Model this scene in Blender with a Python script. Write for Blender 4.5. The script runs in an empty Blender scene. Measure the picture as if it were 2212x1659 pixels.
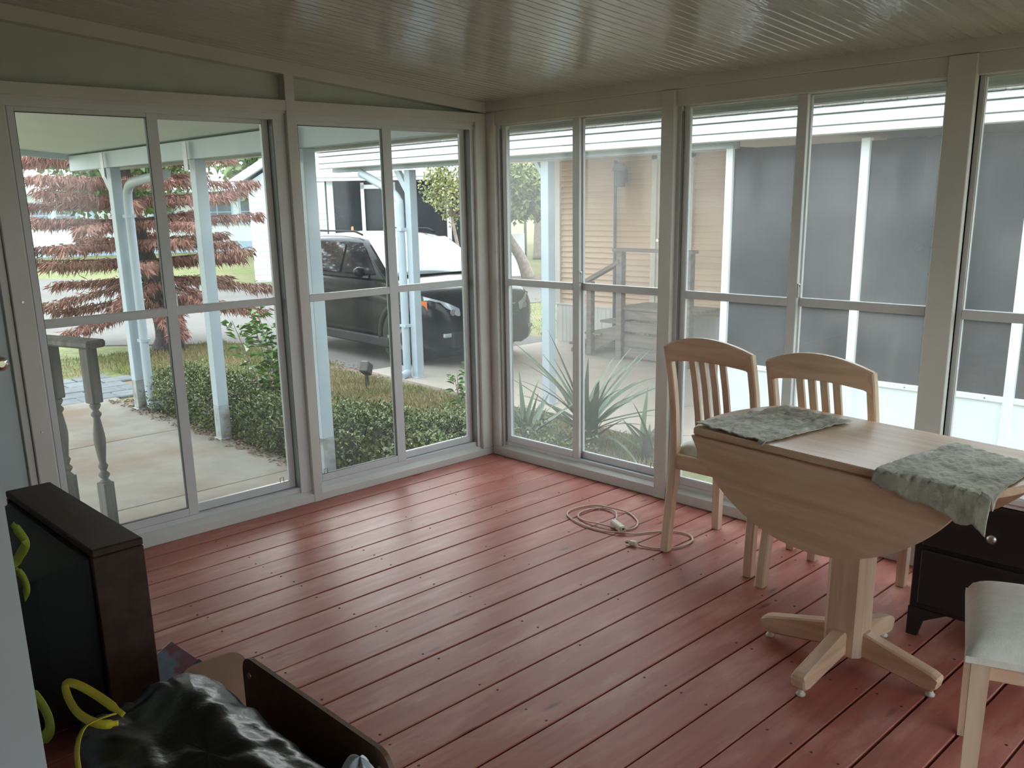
import bpy, math, random
import numpy as np
from mathutils import Matrix, Vector
random.seed(7); rng = np.random.default_rng(7)
sc = bpy.context.scene
COL = sc.collection
# ------------------------------------------------------------------ camera
cam = bpy.data.cameras.new('camera'); cam_o = bpy.data.objects.new('camera', cam); COL.objects.link(cam_o)
yaw, pit, rol = math.radians(46.3285), math.radians(-14.1463), math.radians(-1.0823)
F = Vector((math.cos(pit)*math.cos(yaw), math.cos(pit)*math.sin(yaw), math.sin(pit)))
R0 = Vector((math.sin(yaw), -math.cos(yaw), 0)); U0 = R0.cross(F)
Rv = R0*math.cos(rol) + U0*math.sin(rol); Uv = -R0*math.sin(rol) + U0*math.cos(rol)
mw = Matrix((Rv, Uv, -F)).transposed().to_4x4(); mw.translation = Vector((-3.652, -3.962, 1.512))
cam_o.matrix_world = mw
cam.sensor_width = 36; cam.lens = 1955.566/2212*36
cam.shift_x = 9.0/2212; cam.shift_y = 97.1/2212
cam.clip_start = 0.02; cam.clip_end = 400
sc.camera = cam_o
# ------------------------------------------------------------------ sky and exposure
world = bpy.data.worlds.new('overcast_sky'); sc.world = world; world.use_nodes = True
wn = world.node_tree.nodes; wl = world.node_tree.links; wn.clear()
wo = wn.new('ShaderNodeOutputWorld'); wb = wn.new('ShaderNodeBackground')
wc = wn.new('ShaderNodeTexCoord'); wsep = wn.new('ShaderNodeSeparateXYZ'); wr = wn.new('ShaderNodeValToRGB')
wl.new(wc.outputs['Generated'], wsep.inputs[0]); wl.new(wsep.outputs['Z'], wr.inputs[0]); wl.new(wr.outputs[0], wb.inputs[0])
wr.color_ramp.elements[0].position = 0.0; wr.color_ramp.elements[0].color = (0.92, 0.95, 0.95, 1)
wr.color_ramp.elements[1].position = 0.45; wr.color_ramp.elements[1].color = (0.82, 0.93, 1.0, 1)
wb.inputs[1].default_value = SKY_STRENGTH = 3.6
wl.new(wb.outputs[0], wo.inputs[0])
# hazy low evening sun, far off behind the trees ahead
sun = bpy.data.lights.new('evening_sun', 'SUN'); sun.energy = 2.0; sun.angle = math.radians(50); sun.color = (1.0, 0.93, 0.84)
sun_o = bpy.data.objects.new('evening_sun', sun); COL.objects.link(sun_o)
sd = Vector((math.cos(math.radians(16))*math.cos(math.radians(62)), math.cos(math.radians(16))*math.sin(math.radians(62)), math.sin(math.radians(16))))
sun_o.rotation_euler = sd.to_track_quat('Z', 'Y').to_euler()
vs = sc.view_settings
vs.view_transform = 'Standard'; vs.look = 'None'; vs.exposure = 0.52; vs.gamma = 1.0; vs.use_curve_mapping = False
sc.cycles.max_bounces = 14; sc.cycles.transparent_max_bounces = 24; sc.cycles.diffuse_bounces = 9
sc.cycles.caustics_reflective = False; sc.cycles.caustics_refractive = False
sc.cycles.sample_clamp_indirect = 12.0

# ------------------------------------------------------------------ materials
MATS = {}
def mat(name, col, rough=0.5, var=0.12, vs_=6.0, col2=None, mix=(0.4, 0.6), ms=3.0, stretch=(1, 1, 1), bump=0.0, bs=80.0,
        metal=0.0, spec=0.5, coat=0.0, emit=None, es=0.0, trans=0.0, rnd=0.0, detail=4.0, rvar=0.0, sheen=0.0):
    m = bpy.data.materials.new(name); m.use_nodes = True
    n, l = m.node_tree.nodes, m.node_tree.links; n.clear()
    out = n.new('ShaderNodeOutputMaterial'); b = n.new('ShaderNodeBsdfPrincipled'); l.new(b.outputs[0], out.inputs[0])
    tc = n.new('ShaderNodeTexCoord'); oi = n.new('ShaderNodeObjectInfo')
    ad = n.new('ShaderNodeVectorMath'); ad.operation = 'MULTIPLY_ADD'
    sc_ = n.new('ShaderNodeVectorMath'); sc_.operation = 'SCALE'; cx = n.new('ShaderNodeCombineXYZ')
    for i in range(3): l.new(oi.outputs['Random'], cx.inputs[i])
    sc_.inputs['Scale'].default_value = 17.0; l.new(cx.outputs[0], sc_.inputs[0])
    ad.inputs[1].default_value = stretch
    l.new(tc.outputs['Object'], ad.inputs[0]); l.new(sc_.outputs[0], ad.inputs[2])
    nz = n.new('ShaderNodeTexNoise'); nz.inputs['Scale'].default_value = vs_; nz.inputs['Detail'].default_value = detail
    l.new(ad.outputs[0], nz.inputs['Vector'])
    c = tuple(col)+(1,)
    base = n.new('ShaderNodeMixRGB'); base.blend_type = 'MIX'
    base.inputs[1].default_value = tuple(max(0, x*(1-var)) for x in col)+(1,); base.inputs[2].default_value = tuple(min(1, x*(1+var)) for x in col)+(1,)
    rp = n.new('ShaderNodeValToRGB'); rp.color_ramp.elements[0].position = 0.3; rp.color_ramp.elements[1].position = 0.7
    l.new(nz.outputs['Fac'], rp.inputs[0]); l.new(rp.outputs[0], base.inputs[0])
    last = base.outputs[0]
    if col2 is not None:
        n2 = n.new('ShaderNodeTexNoise'); n2.inputs['Scale'].default_value = ms; n2.inputs['Detail'].default_value = 6.0
        l.new(ad.outputs[0], n2.inputs['Vector'])
        r2 = n.new('ShaderNodeValToRGB'); r2.color_ramp.elements[0].position = mix[0]; r2.color_ramp.elements[1].position = mix[1]
        l.new(n2.outputs['Fac'], r2.inputs[0])
        mx = n.new('ShaderNodeMixRGB'); mx.inputs[2].default_value = tuple(col2)+(1,)
        l.new(r2.outputs[0], mx.inputs[0]); l.new(last, mx.inputs[1]); last = mx.outputs[0]
    if rnd > 0:
        hs = n.new('ShaderNodeHueSaturation'); mr = n.new('ShaderNodeMapRange')
        mr.inputs[3].default_value = 1-rnd; mr.inputs[4].default_value = 1+rnd
        l.new(oi.outputs['Random'], mr.inputs[0]); l.new(mr.outputs[0], hs.inputs['Value']); l.new(last, hs.inputs['Color']); last = hs.outputs[0]
    l.new(last, b.inputs['Base Color'])
    b.inputs['Roughness'].default_value = rough; b.inputs['Metallic'].default_value = metal
    b.inputs['Specular IOR Level'].default_value = spec; b.inputs['Coat Weight'].default_value = coat
    if coat: b.inputs['Coat Roughness'].default_value = 0.08
    if sheen: b.inputs['Sheen Weight'].default_value = sheen
    if rvar > 0:
        mr2 = n.new('ShaderNodeMapRange'); mr2.inputs[3].default_value = max(0.02, rough-rvar); mr2.inputs[4].default_value = min(1, rough+rvar)
        l.new(nz.outputs['Fac'], mr2.inputs[0]); l.new(mr2.outputs[0], b.inputs['Roughness'])
    if emit is not None:
        b.inputs['Emission Color'].default_value = tuple(emit)+(1,); b.inputs['Emission Strength'].default_value = es
    if bump > 0:
        nb = n.new('ShaderNodeTexNoise'); nb.inputs['Scale'].default_value = bs; nb.inputs['Detail'].default_value = 3.0
        l.new(ad.outputs[0], nb.inputs['Vector'])
        bp = n.new('ShaderNodeBump'); bp.inputs['Strength'].default_value = bump; bp.inputs['Distance'].default_value = 0.02
        l.new(nb.outputs['Fac'], bp.inputs['Height']); l.new(bp.outputs[0], b.inputs['Normal'])
    MATS[name] = m
    return m
def wood(name, dark, light, rough=0.45, axis=1, grain=18.0, coat=0.0, spec=0.5, rnd=0.0, wear=None, bump=0.05):
    """wood with grain running along one local axis"""
    m = bpy.data.materials.new(name); m.use_nodes = True
    n, l = m.node_tree.nodes, m.node_tree.links; n.clear()
    out = n.new('ShaderNodeOutputMaterial'); b = n.new('ShaderNodeBsdfPrincipled'); l.new(b.outputs[0], out.inputs[0])
    tc = n.new('ShaderNodeTexCoord'); oi = n.new('ShaderNodeObjectInfo')
    cx = n.new('ShaderNodeCombineXYZ')
    for i in range(3): l.new(oi.outputs['Random'], cx.inputs[i])
    s0 = n.new('ShaderNodeVectorMath'); s0.operation = 'SCALE'; s0.inputs['Scale'].default_value = 23.0; l.new(cx.outputs[0], s0.inputs[0])
    ad = n.new('ShaderNodeVectorMath'); ad.operation = 'MULTIPLY_ADD'
    st = [grain, grain, grain]; st[axis] = grain*0.07; ad.inputs[1].default_value = st
    l.new(tc.outputs['Object'], ad.inputs[0]); l.new(s0.outputs[0], ad.inputs[2])
    nz = n.new('ShaderNodeTexNoise'); nz.inputs['Scale'].default_value = 1.0; nz.inputs['Detail'].default_value = 8.0; nz.inputs['Distortion'].default_value = 0.6
    l.new(ad.outputs[0], nz.inputs['Vector'])
    rp = n.new('ShaderNodeValToRGB'); e = rp.color_ramp.elements
    e[0].position = 0.32; e[0].color = tuple(dark)+(1,); e[1].position = 0.66; e[1].color = tuple(light)+(1,)
    l.new(nz.outputs['Fac'], rp.inputs[0]); last = rp.outputs[0]
    if wear is not None:
        ad2 = n.new('ShaderNodeVectorMath'); ad2.operation = 'MULTIPLY_ADD'
        s2 = [3.0, 3.0, 3.0]; s2[axis] = 0.9; ad2.inputs[1].default_value = s2
        l.new(tc.outputs['Object'], ad2.inputs[0]); l.new(s0.outputs[0], ad2.inputs[2])
        n2 = n.new('ShaderNodeTexNoise'); n2.inputs['Scale'].default_value = 2.2; n2.inputs['Detail'].default_value = 9.0; n2.inputs['Roughness'].default_value = 0.65
        l.new(ad2.outputs[0], n2.inputs['Vector'])
        r2 = n.new('ShaderNodeValToRGB'); r2.color_ramp.elements[0].position = 0.50; r2.color_ramp.elements[1].position = 0.78
        l.new(n2.outputs['Fac'], r2.inputs[0])
        mx = n.new('ShaderNodeMixRGB'); mx.inputs[2].default_value = tuple(wear)+(1,)
        l.new(r2.outputs[0], mx.inputs[0]); l.new(last, mx.inputs[1]); last = mx.outputs[0]
        # knots and small dark scuffs
        vo = n.new('ShaderNodeTexVoronoi'); vo.inputs['Scale'].default_value = 1.0
        ad3 = n.new('ShaderNodeVectorMath'); ad3.operation = 'MULTIPLY_ADD'
        s3 = [9.0, 9.0, 9.0]; s3[axis] = 2.3; ad3.inputs[1].default_value = s3
        l.new(tc.outputs['Object'], ad3.inputs[0]); l.new(s0.outputs[0], ad3.inputs[2]); l.new(ad3.outputs[0], vo.inputs['Vector'])
        r3 = n.new('ShaderNodeValToRGB'); r3.color_ramp.elements[0].position = 0.05; r3.color_ramp.elements[0].color = (0.35, 0.3, 0.3, 1)
        r3.color_ramp.elements[1].position = 0.12; r3.color_ramp.elements[1].color = (1, 1, 1, 1)
        l.new(vo.outputs['Distance'], r3.inputs[0])
        m3 = n.new('ShaderNodeMixRGB'); m3.blend_type = 'MULTIPLY'; m3.inputs[0].default_value = 0.8
        l.new(last, m3.inputs[1]); l.new(r3.outputs[0], m3.inputs[2]); last = m3.outputs[0]
    if rnd > 0:
        hs = n.new('ShaderNodeHueSaturation'); mr = n.new('ShaderNodeMapRange'); mr.inputs[3].default_value = 1-rnd; mr.inputs[4].default_value = 1+rnd
        l.new(oi.outputs['Random'], mr.inputs[0]); l.new(mr.outputs[0], hs.inputs['Value']); l.new(last, hs.inputs['Color']); last = hs.outputs[0]
    l.new(last, b.inputs['Base Color']); b.inputs['Specular IOR Level'].default_value = spec
    mr2 = n.new('ShaderNodeMapRange'); mr2.inputs[3].default_value = rough-0.08; mr2.inputs[4].default_value = rough+0.12
    l.new(nz.outputs['Fac'], mr2.inputs[0]); l.new(mr2.outputs[0], b.inputs['Roughness'])
    b.inputs['Coat Weight'].default_value = coat; b.inputs['Coat Roughness'].default_value = 0.25
    bp = n.new('ShaderNodeBump'); bp.inputs['Strength'].default_value = bump*4; bp.inputs['Distance'].default_value = 0.004
    l.new(nz.outputs['Fac'], bp.inputs['Height']); l.new(bp.outputs[0], b.inputs['Normal'])
    MATS[name] = m; return m
def film(name, haze, tint=(0.95, 0.97, 0.97), hcol=(0.75, 0.8, 0.85), gloss=0.06, specks=0.0):
    """thin glazing: mostly clear, a little milky, with dust specks"""
    m = bpy.data.materials.new(name); m.use_nodes = True
    n, l = m.node_tree.nodes, m.node_tree.links; n.clear()
    out = n.new('ShaderNodeOutputMaterial'); tr = n.new('ShaderNodeBsdfTransparent'); tr.inputs[0].default_value = tuple(tint)+(1,)
    df = n.new('ShaderNodeBsdfTranslucent'); df.inputs[0].default_value = tuple(hcol)+(1,)
    d2 = n.new('ShaderNodeBsdfDiffuse'); d2.inputs[0].default_value = tuple(hcol)+(1,)
    dd = n.new('ShaderNodeMixShader'); dd.inputs[0].default_value = 0.3; l.new(df.outputs[0], dd.inputs[1]); l.new(d2.outputs[0], dd.inputs[2])
    mx = n.new('ShaderNodeMixShader'); l.new(tr.outputs[0], mx.inputs[1]); l.new(dd.outputs[0], mx.inputs[2])
    tc = n.new('ShaderNodeTexCoord'); nz = n.new('ShaderNodeTexNoise'); nz.inputs['Scale'].default_value = 2.5; nz.inputs['Detail'].default_value = 5
    l.new(tc.outputs['Object'], nz.inputs['Vector'])
    mr = n.new('ShaderNodeMapRange'); mr.inputs[1].default_value = 0.3; mr.inputs[2].default_value = 0.7; mr.inputs[3].default_value = haze*0.7; mr.inputs[4].default_value = haze*1.35
    l.new(nz.outputs['Fac'], mr.inputs[0]); fac = mr.outputs[0]
    if specks > 0:
        vo = n.new('ShaderNodeTexVoronoi'); vo.inputs['Scale'].default_value = 110; l.new(tc.outputs['Object'], vo.inputs['Vector'])
        rp = n.new('ShaderNodeValToRGB'); rp.color_ramp.elements[0].position = 0.10; rp.color_ramp.elements[0].color = (specks,)*3+(1,)
        rp.color_ramp.elements[1].position = 0.16; rp.color_ramp.elements[1].color = (0, 0, 0, 1)
        l.new(vo.outputs['Distance'], rp.inputs[0])
        n3 = n.new('ShaderNodeTexNoise'); n3.inputs['Scale'].default_value = 9.0; l.new(tc.outputs['Object'], n3.inputs['Vector'])
        r3 = n.new('ShaderNodeValToRGB'); r3.color_ramp.elements[0].position = 0.52; r3.color_ramp.elements[1].position = 0.62; l.new(n3.outputs['Fac'], r3.inputs[0])
        ml = n.new('ShaderNodeMath'); ml.operation = 'MULTIPLY'; l.new(rp.outputs[0], ml.inputs[0]); l.new(r3.outputs[0], ml.inputs[1])
        aa = n.new('ShaderNodeMath'); aa.operation = 'ADD'; l.new(fac, aa.inputs[0]); l.new(ml.outputs[0], aa.inputs[1]); fac = aa.outputs[0]
    l.new(fac, mx.inputs[0])
    gl = n.new('ShaderNodeBsdfGlossy'); gl.inputs['Roughness'].default_value = 0.08
    lw = n.new('ShaderNodeLayerWeight'); lw.inputs[0].default_value = 0.5
    pw = n.new('ShaderNodeMath'); pw.operation = 'POWER'; pw.inputs[1].default_value = 5.0; l.new(lw.outputs['Facing'], pw.inputs[0])
    fr = n.new('ShaderNodeMath'); fr.operation = 'MULTIPLY_ADD'; fr.inputs[1].default_value = 0.5; fr.inputs[2].default_value = 0.018; l.new(pw.outputs[0], fr.inputs[0])
    m2 = n.new('ShaderNodeMixShader'); l.new(fr.outputs[0], m2.inputs[0]); l.new(mx.outputs[0], m2.inputs[1]); l.new(gl.outputs[0], m2.inputs[2])
    l.new(m2.outputs[0], out.inputs[0]); MATS[name] = m; return m

# ------------------------------------------------------------------ mesh helpers
class MB:
    def __init__(s): s.v = []; s.f = []; s.smooth = []
    def add(s, vs, fs, sm=False, M=None):
        k = len(s.v)
        if M is not None: vs = [tuple(M @ Vector(p)) for p in vs]
        s.v += [tuple(p) for p in vs]; s.f += [tuple(i+k for i in f) for f in fs]; s.smooth += [sm]*len(fs); return s
    def box(s, x0, x1, y0, y1, z0, z1, c=0.0, M=None):
        if x0 > x1: x0, x1 = x1, x0
        if y0 > y1: y0, y1 = y1, y0
        if z0 > z1: z0, z1 = z1, z0
        c = min(c, (x1-x0)*.45, (y1-y0)*.45, (z1-z0)*.45)
        if c <= 0:
            vs = [(x, y, z) for x in (x0, x1) for y in (y0, y1) for z in (z0, z1)]
            fs = [(0, 1, 3, 2), (4, 6, 7, 5), (0, 4, 5, 1), (2, 3, 7, 6), (0, 2, 6, 4), (1, 5, 7, 3)]
            return s.add(vs, fs, False, M)
        X = (x0, x1); Y = (y0, y1); Z = (z0, z1); vs = []; idx = {}
        for i in (0, 1):
            for j in (0, 1):
                for k in (0, 1):
                    sx, sy, sz = (1-2*i)*c, (1-2*j)*c, (1-2*k)*c
                    for a, p in (('x', (X[i], Y[j]+sy, Z[k]+sz)), ('y', (X[i]+sx, Y[j], Z[k]+sz)), ('z', (X[i]+sx, Y[j]+sy, Z[k]))):
                        idx[(i, j, k, a)] = len(vs); vs.append(p)
        g = lambda i, j, k, a: idx[(i, j, k, a)]
        fs = []
        for i in (0, 1):
            q = [g(i, 0, 0, 'x'), g(i, 1, 0, 'x'), g(i, 1, 1, 'x'), g(i, 0, 1, 'x')]; fs.append(q if i else q[::-1])
            q = [g(0, i, 0, 'y'), g(0, i, 1, 'y'), g(1, i, 1, 'y'), g(1, i, 0, 'y')]; fs.append(q if i else q[::-1])
            q = [g(0, 0, i, 'z'), g(1, 0, i, 'z'), g(1, 1, i, 'z'), g(0, 1, i, 'z')]; fs.append(q if i else q[::-1])
        for i in (0, 1):
            for j in (0, 1):
                q = [g(i, j, 0, 'x'), g(i, j, 0, 'y'), g(i, j, 1, 'y'), g(i, j, 1, 'x')]; fs.append(q if (i == j) else q[::-1])
                q = [g(i, 0, j, 'x'), g(i, 0, j, 'z'), g(i, 1, j, 'z'), g(i, 1, j, 'x')]; fs.append(q if (i != j) else q[::-1])
                q = [g(0, i, j, 'y'), g(0, i, j, 'z'), g(1, i, j, 'z'), g(1, i, j, 'y')]; fs.append(q if (i == j) else q[::-1])
        for i in (0, 1):
            for j in (0, 1):
                for k in (0, 1):
                    q = [g(i, j, k, 'x'), g(i, j, k, 'y'), g(i, j, k, 'z')]; fs.append(q if (i+j+k) % 2 else q[::-1])
        return s.add(vs, fs, False, M)
    def prism(s, pts, axis, a, b, M=None):
        """polygon extruded along an axis; pts are given in the two other axes in xyz order"""
        def P(p, t):
            q = list(p); q.insert(axis, t); return tuple(q)
        n = len(pts); vs = [P(p, a) for p in pts]+[P(p, b) for p in pts]
        fs = [tuple(range(n-1, -1, -1)), tuple(range(n, 2*n))]+[(i, (i+1) % n, n+(i+1) % n, n+i) for i in range(n)]
        return s.add(vs, fs, False, M)
    def tube(s, pts, r, n=8, M=None, closed=False, cap=True):
        pts = [Vector(p) for p in pts]; m = len(pts); rs = r if isinstance(r, (list, tuple)) else [r]*m
        vs = []; prev = None
        for i, p in enumerate(pts):
            if closed: t = pts[(i+1) % m]-pts[i-1]
            else: t = pts[min(i+1, m-1)]-pts[max(i-1, 0)]
            if t.length < 1e-9: t = Vector((0, 0, 1))
            t.normalize()
            if prev is None:
                a = Vector((0, 0, 1)) if abs(t.z) < .9 else Vector((1, 0, 0)); u = t.cross(a).normalized()
            else: u = (prev-t*prev.dot(t)); u = u.normalized() if u.length > 1e-6 else t.orthogonal().normalized()
            prev = u; w = t.cross(u)
            for k in range(n):
                an = 2*math.pi*k/n; vs.append(tuple(p+(u*math.cos(an)+w*math.sin(an))*rs[i]))
        fs = []
        for i in range(m if closed else m-1):
            j = (i+1) % m
            for k in range(n): fs.append((i*n+k, i*n+(k+1) % n, j*n+(k+1) % n, j*n+k))
        s.add(vs, fs, True, M)
        if cap and not closed:
            k = len(s.v)-len(vs)
            s.f.append(tuple(k+i for i in range(n-1, -1, -1))); s.smooth.append(False)
            s.f.append(tuple(k+(m-1)*n+i for i in range(n))); s.smooth.append(False)
        return s
    def lathe(s, prof, n=16, M=None, sm=True):
        """profile of (radius, z) turned about local z"""
        vs = []; m = len(prof)
        for r, z in prof:
            for k in range(n):
                a = 2*math.pi*k/n; vs.append((r*math.cos(a), r*math.sin(a), z))
        fs = [(i*n+k, i*n+(k+1) % n, (i+1)*n+(k+1) % n, (i+1)*n+k) for i in range(m-1) for k in range(n)]
        s.add(vs, fs, sm, M); k0 = len(s.v)-len(vs)
        s.f.append(tuple(k0+i for i in range(n-1, -1, -1))); s.smooth.append(False)
        s.f.append(tuple(k0+(m-1)*n+i for i in range(n))); s.smooth.append(False)
        return s
    def grid(s, fn, nu, nv, sm=True, M=None):
        vs = [fn(i/(nu-1), j/(nv-1)) for i in range(nu) for j in range(nv)]
        fs = [(i*nv+j, (i+1)*nv+j, (i+1)*nv+j+1, i*nv+j+1) for i in range(nu-1) for j in range(nv-1)]
        return s.add(vs, fs, sm, M)
    def mesh(s, name, m):
        me = bpy.data.meshes.new(name); me.from_pydata(s.v, [], s.f)
        me.polygons.foreach_set('use_smooth', s.smooth)
        if m is not None: me.materials.append(MATS[m] if isinstance(m, str) else m)
        me.update(); return me
    def build(s, name, m, parent=None, loc=(0, 0, 0), rot=(0, 0, 0)):
        return link(name, s.mesh(name, m), parent, loc, rot)
def link(name, me, parent=None, loc=(0, 0, 0), rot=(0, 0, 0)):
    o = bpy.data.objects.new(name, me); COL.objects.link(o); o.location = loc; o.rotation_euler = rot
    if parent is not None: o.parent = parent
    return o
def empty(name, loc=(0, 0, 0), rot=(0, 0, 0)): return link(name, None, None, loc, rot)
def tag(o, label=None, cat=None, group=None, kind=None):
    if label: o['label'] = label
    if cat: o['category'] = cat
    if group: o['group'] = group
    if kind: o['kind'] = kind
    return o
def struct(o, label=None):
    o['kind'] = 'structure'
    if label: o['label'] = label
    return o
def thing(name, label, cat, loc=(0, 0, 0), rz=0.0, group=None):
    return tag(empty(name, loc, (0, 0, rz)), label, cat, group)
def copy_tree(o, parent=None):
    c = o.copy(); COL.objects.link(c); c.parent = parent
    for ch in list(o.children): copy_tree(ch, c)
    return c
def subsurf(o, lv=2):
    md = o.modifiers.new('smooth', 'SUBSURF'); md.levels = lv; md.render_levels = lv; return o
def npmesh(name, V, Fq, m, smooth=False):
    """mesh from numpy arrays: V (n,3), Fq (k,4) quads or (k,3) triangles"""
    me = bpy.data.meshes.new(name); k, w = Fq.shape
    me.vertices.add(len(V)); me.vertices.foreach_set('co', np.ascontiguousarray(V, dtype=np.float32).ravel())
    me.loops.add(k*w); me.loops.foreach_set('vertex_index', np.ascontiguousarray(Fq, dtype=np.int32).ravel())
    me.polygons.add(k); me.polygons.foreach_set('loop_start', np.arange(0, k*w, w, dtype=np.int32))
    if smooth: me.polygons.foreach_set('use_smooth', np.ones(k, dtype=bool))
    me.materials.append(MATS[m]); me.update(); me.validate(); return me
def leaves(P, D, L, Wd, up=None, droop=0.15):
    """folded rhombic leaves: base points P, directions D, length L, width Wd"""
    n = len(P); D = D/np.maximum(np.linalg.norm(D, axis=1, keepdims=True), 1e-6)
    rv = rng.normal(size=(n, 3)) if up is None else up+0.35*rng.normal(size=(n, 3))
    S = np.cross(D, rv); S /= np.maximum(np.linalg.norm(S, axis=1, keepdims=True), 1e-6); N = np.cross(S, D)
    L = np.asarray(L).reshape(-1, 1)*np.ones((n, 1)); Wd = np.asarray(Wd).reshape(-1, 1)*np.ones((n, 1))
    a = P; b = P+D*L*0.45+S*Wd*.5+N*Wd*.25; c = P+D*L-N*L*droop; d = P+D*L*0.45-S*Wd*.5+N*Wd*.25
    V = np.stack([a, b, c, d], 1).reshape(-1, 3); i = np.arange(n)*4
    T = np.concatenate([np.stack([i, i+1, i+2], 1), np.stack([i, i+2, i+3], 1)])
    return V, T
# ------------------------------------------------------------------ material set
mat('white_paint', (0.535, 0.52, 0.485), 0.42, var=0.06, vs_=3.0, col2=(0.46, 0.44, 0.40), mix=(0.62, 0.8), ms=5.0, bump=0.03, bs=60)
mat('white_vinyl', (0.545, 0.55, 0.55), 0.38, var=0.05, vs_=5.0)
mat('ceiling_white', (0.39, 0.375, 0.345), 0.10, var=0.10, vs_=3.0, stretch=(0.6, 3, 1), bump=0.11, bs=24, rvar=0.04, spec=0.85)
mat('gable_panel', (0.46, 0.48, 0.445), 0.55, var=0.05)
mat('house_wall', (0.5, 0.48, 0.43), 0.7, var=0.05)
mat('door_paint', (0.42, 0.48, 0.48), 0.45, var=0.04)
mat('jamb_paint', (0.38, 0.41, 0.44), 0.5, var=0.05)
mat('track_grey', (0.20, 0.21, 0.205), 0.6)
mat('gasket', (0.06, 0.07, 0.07), 0.6)
mat('chrome', (0.75, 0.74, 0.70), 0.12, metal=1.0, var=0.03)
mat('steel', (0.45, 0.44, 0.42), 0.35, metal=1.0, var=0.05)
mat('black_plastic', (0.012, 0.012, 0.013), 0.45, var=0.1)
mat('gap_shade', (0.03, 0.022, 0.02), 0.9)
wood('deck_red', (0.33, 0.100, 0.076), (0.41, 0.143, 0.108), rough=0.37, axis=0, grain=26.0, spec=0.22, rnd=0.07, wear=(0.56, 0.29, 0.23), bump=0.05)
mat('screw_rust', (0.07, 0.03, 0.025), 0.6)
wood('oak_pale', (0.58, 0.385, 0.25), (0.74, 0.545, 0.385), rough=0.36, axis=1, grain=30.0, coat=0.25, bump=0.03)
wood('oak_pale_x', (0.58, 0.385, 0.25), (0.74, 0.545, 0.385), rough=0.36, axis=0, grain=30.0, coat=0.25, bump=0.03)
wood('oak_pale_z', (0.58, 0.42, 0.295), (0.72, 0.56, 0.42), rough=0.42, axis=2, grain=30.0, coat=0.1, bump=0.03)
mat('seat_cream', (0.76, 0.75, 0.68), 0.85, var=0.06, vs_=40, bump=0.15, bs=260, sheen=0.2)
mat('cord_tan', (0.56, 0.42, 0.34), 0.5, var=0.05)
mat('outlet_tan', (0.60, 0.55, 0.45), 0.5, var=0.05)
mat('mat_cloth', (0.46, 0.455, 0.375), 0.85, var=0.22, vs_=16, col2=(0.24, 0.25, 0.19), mix=(0.54, 0.70), ms=10, bump=0.25, bs=60, sheen=0.2)
wood('dark_stand', (0.007, 0.0055, 0.005), (0.012, 0.009, 0.008), rough=0.5, axis=1, grain=20.0)
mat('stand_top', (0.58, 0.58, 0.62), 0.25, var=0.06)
wood('tv_walnut', (0.022, 0.011, 0.008), (0.045, 0.022, 0.014), rough=0.5, axis=1, grain=22.0, spec=0.25)
mat('tv_black', (0.010, 0.011, 0.011), 0.5, var=0.1)
mat('bag_black', (0.007, 0.008, 0.008), 0.28, var=0.1, bump=0.16, bs=22, spec=0.5)
mat('tie_yellow', (0.55, 0.44, 0.03), 0.4, var=0.1)
mat('tie_lime', (0.33, 0.38, 0.04), 0.5, var=0.12)
mat('bin_brown', (0.115, 0.062, 0.032), 0.6, var=0.12, vs_=20, bump=0.05, bs=90)
mat('carton_brown', (0.20, 0.115, 0.07), 0.75, var=0.1)
mat('paper_white', (0.62, 0.66, 0.70), 0.6, var=0.04)
mat('magazine', (0.14, 0.17, 0.21), 0.3, var=0.35, vs_=14, col2=(0.16, 0.07, 0.08), mix=(0.5, 0.56), ms=7)
mat('navy_strip', (0.03, 0.04, 0.07), 0.4)
film('vinyl_clear', 0.017, specks=0.10)
film('vinyl_hazy', 0.085, hcol=(0.82, 0.815, 0.80), specks=0.16)

# ------------------------------------------------------------------ room shell
SL = 0.08835; ZE = 2.048
XH = -3.40            # face of the house wall that the camera looks out of
YN = -5.35            # near gable end of the porch room, beside and behind the camera
def zc(x): return ZE-SL*x
fl_ = struct(empty('floor'), 'red painted timber deck floor')
W0, PITCH = 0.127, 0.1452
pm = {}
ye = 0.06; k = 0
while ye > YN-0.02:
    yb = -W0-PITCH*k
    g0 = random.choice((0.0022, 0.003, 0.0035, 0.0045))
    mb = MB(); w = ye-yb-2*g0
    mb.box(-3.56, 0.06, -w/2, w/2, -0.030, 0.0, c=0.0022)
    o = mb.build('plank', 'deck_red', fl_, ((0), (ye+yb)/2, random.uniform(-0.0012, 0.0)))
    ye = yb; k += 1
NPL = k
mb = MB(); mb.box(-3.6, 0.08, YN-0.1, 0.08, -0.16, -0.075); mb.build('gap_blocker', 'gap_shade', fl_)  # added dark sheet that stops light and paints shade into the plank gaps
mb = MB()
for kk in range(NPL):
    y = -W0-PITCH*kk+PITCH/2
    for j, x in enumerate(np.arange(-0.28, -3.4, -0.406)):
        for s in (-1, 1):
            if random.random() < .5: continue
            M = Matrix.Translation((x+random.uniform(-.012, .012), y+s*0.043+random.uniform(-.006, .006), -0.0025))
            mb.lathe([(0.0045, 0), (0.0045, 0.0026), (0.0022, 0.0031)], 7, M)
tag(mb.build('screw_heads', 'screw_rust', fl_), kind='stuff')

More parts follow.
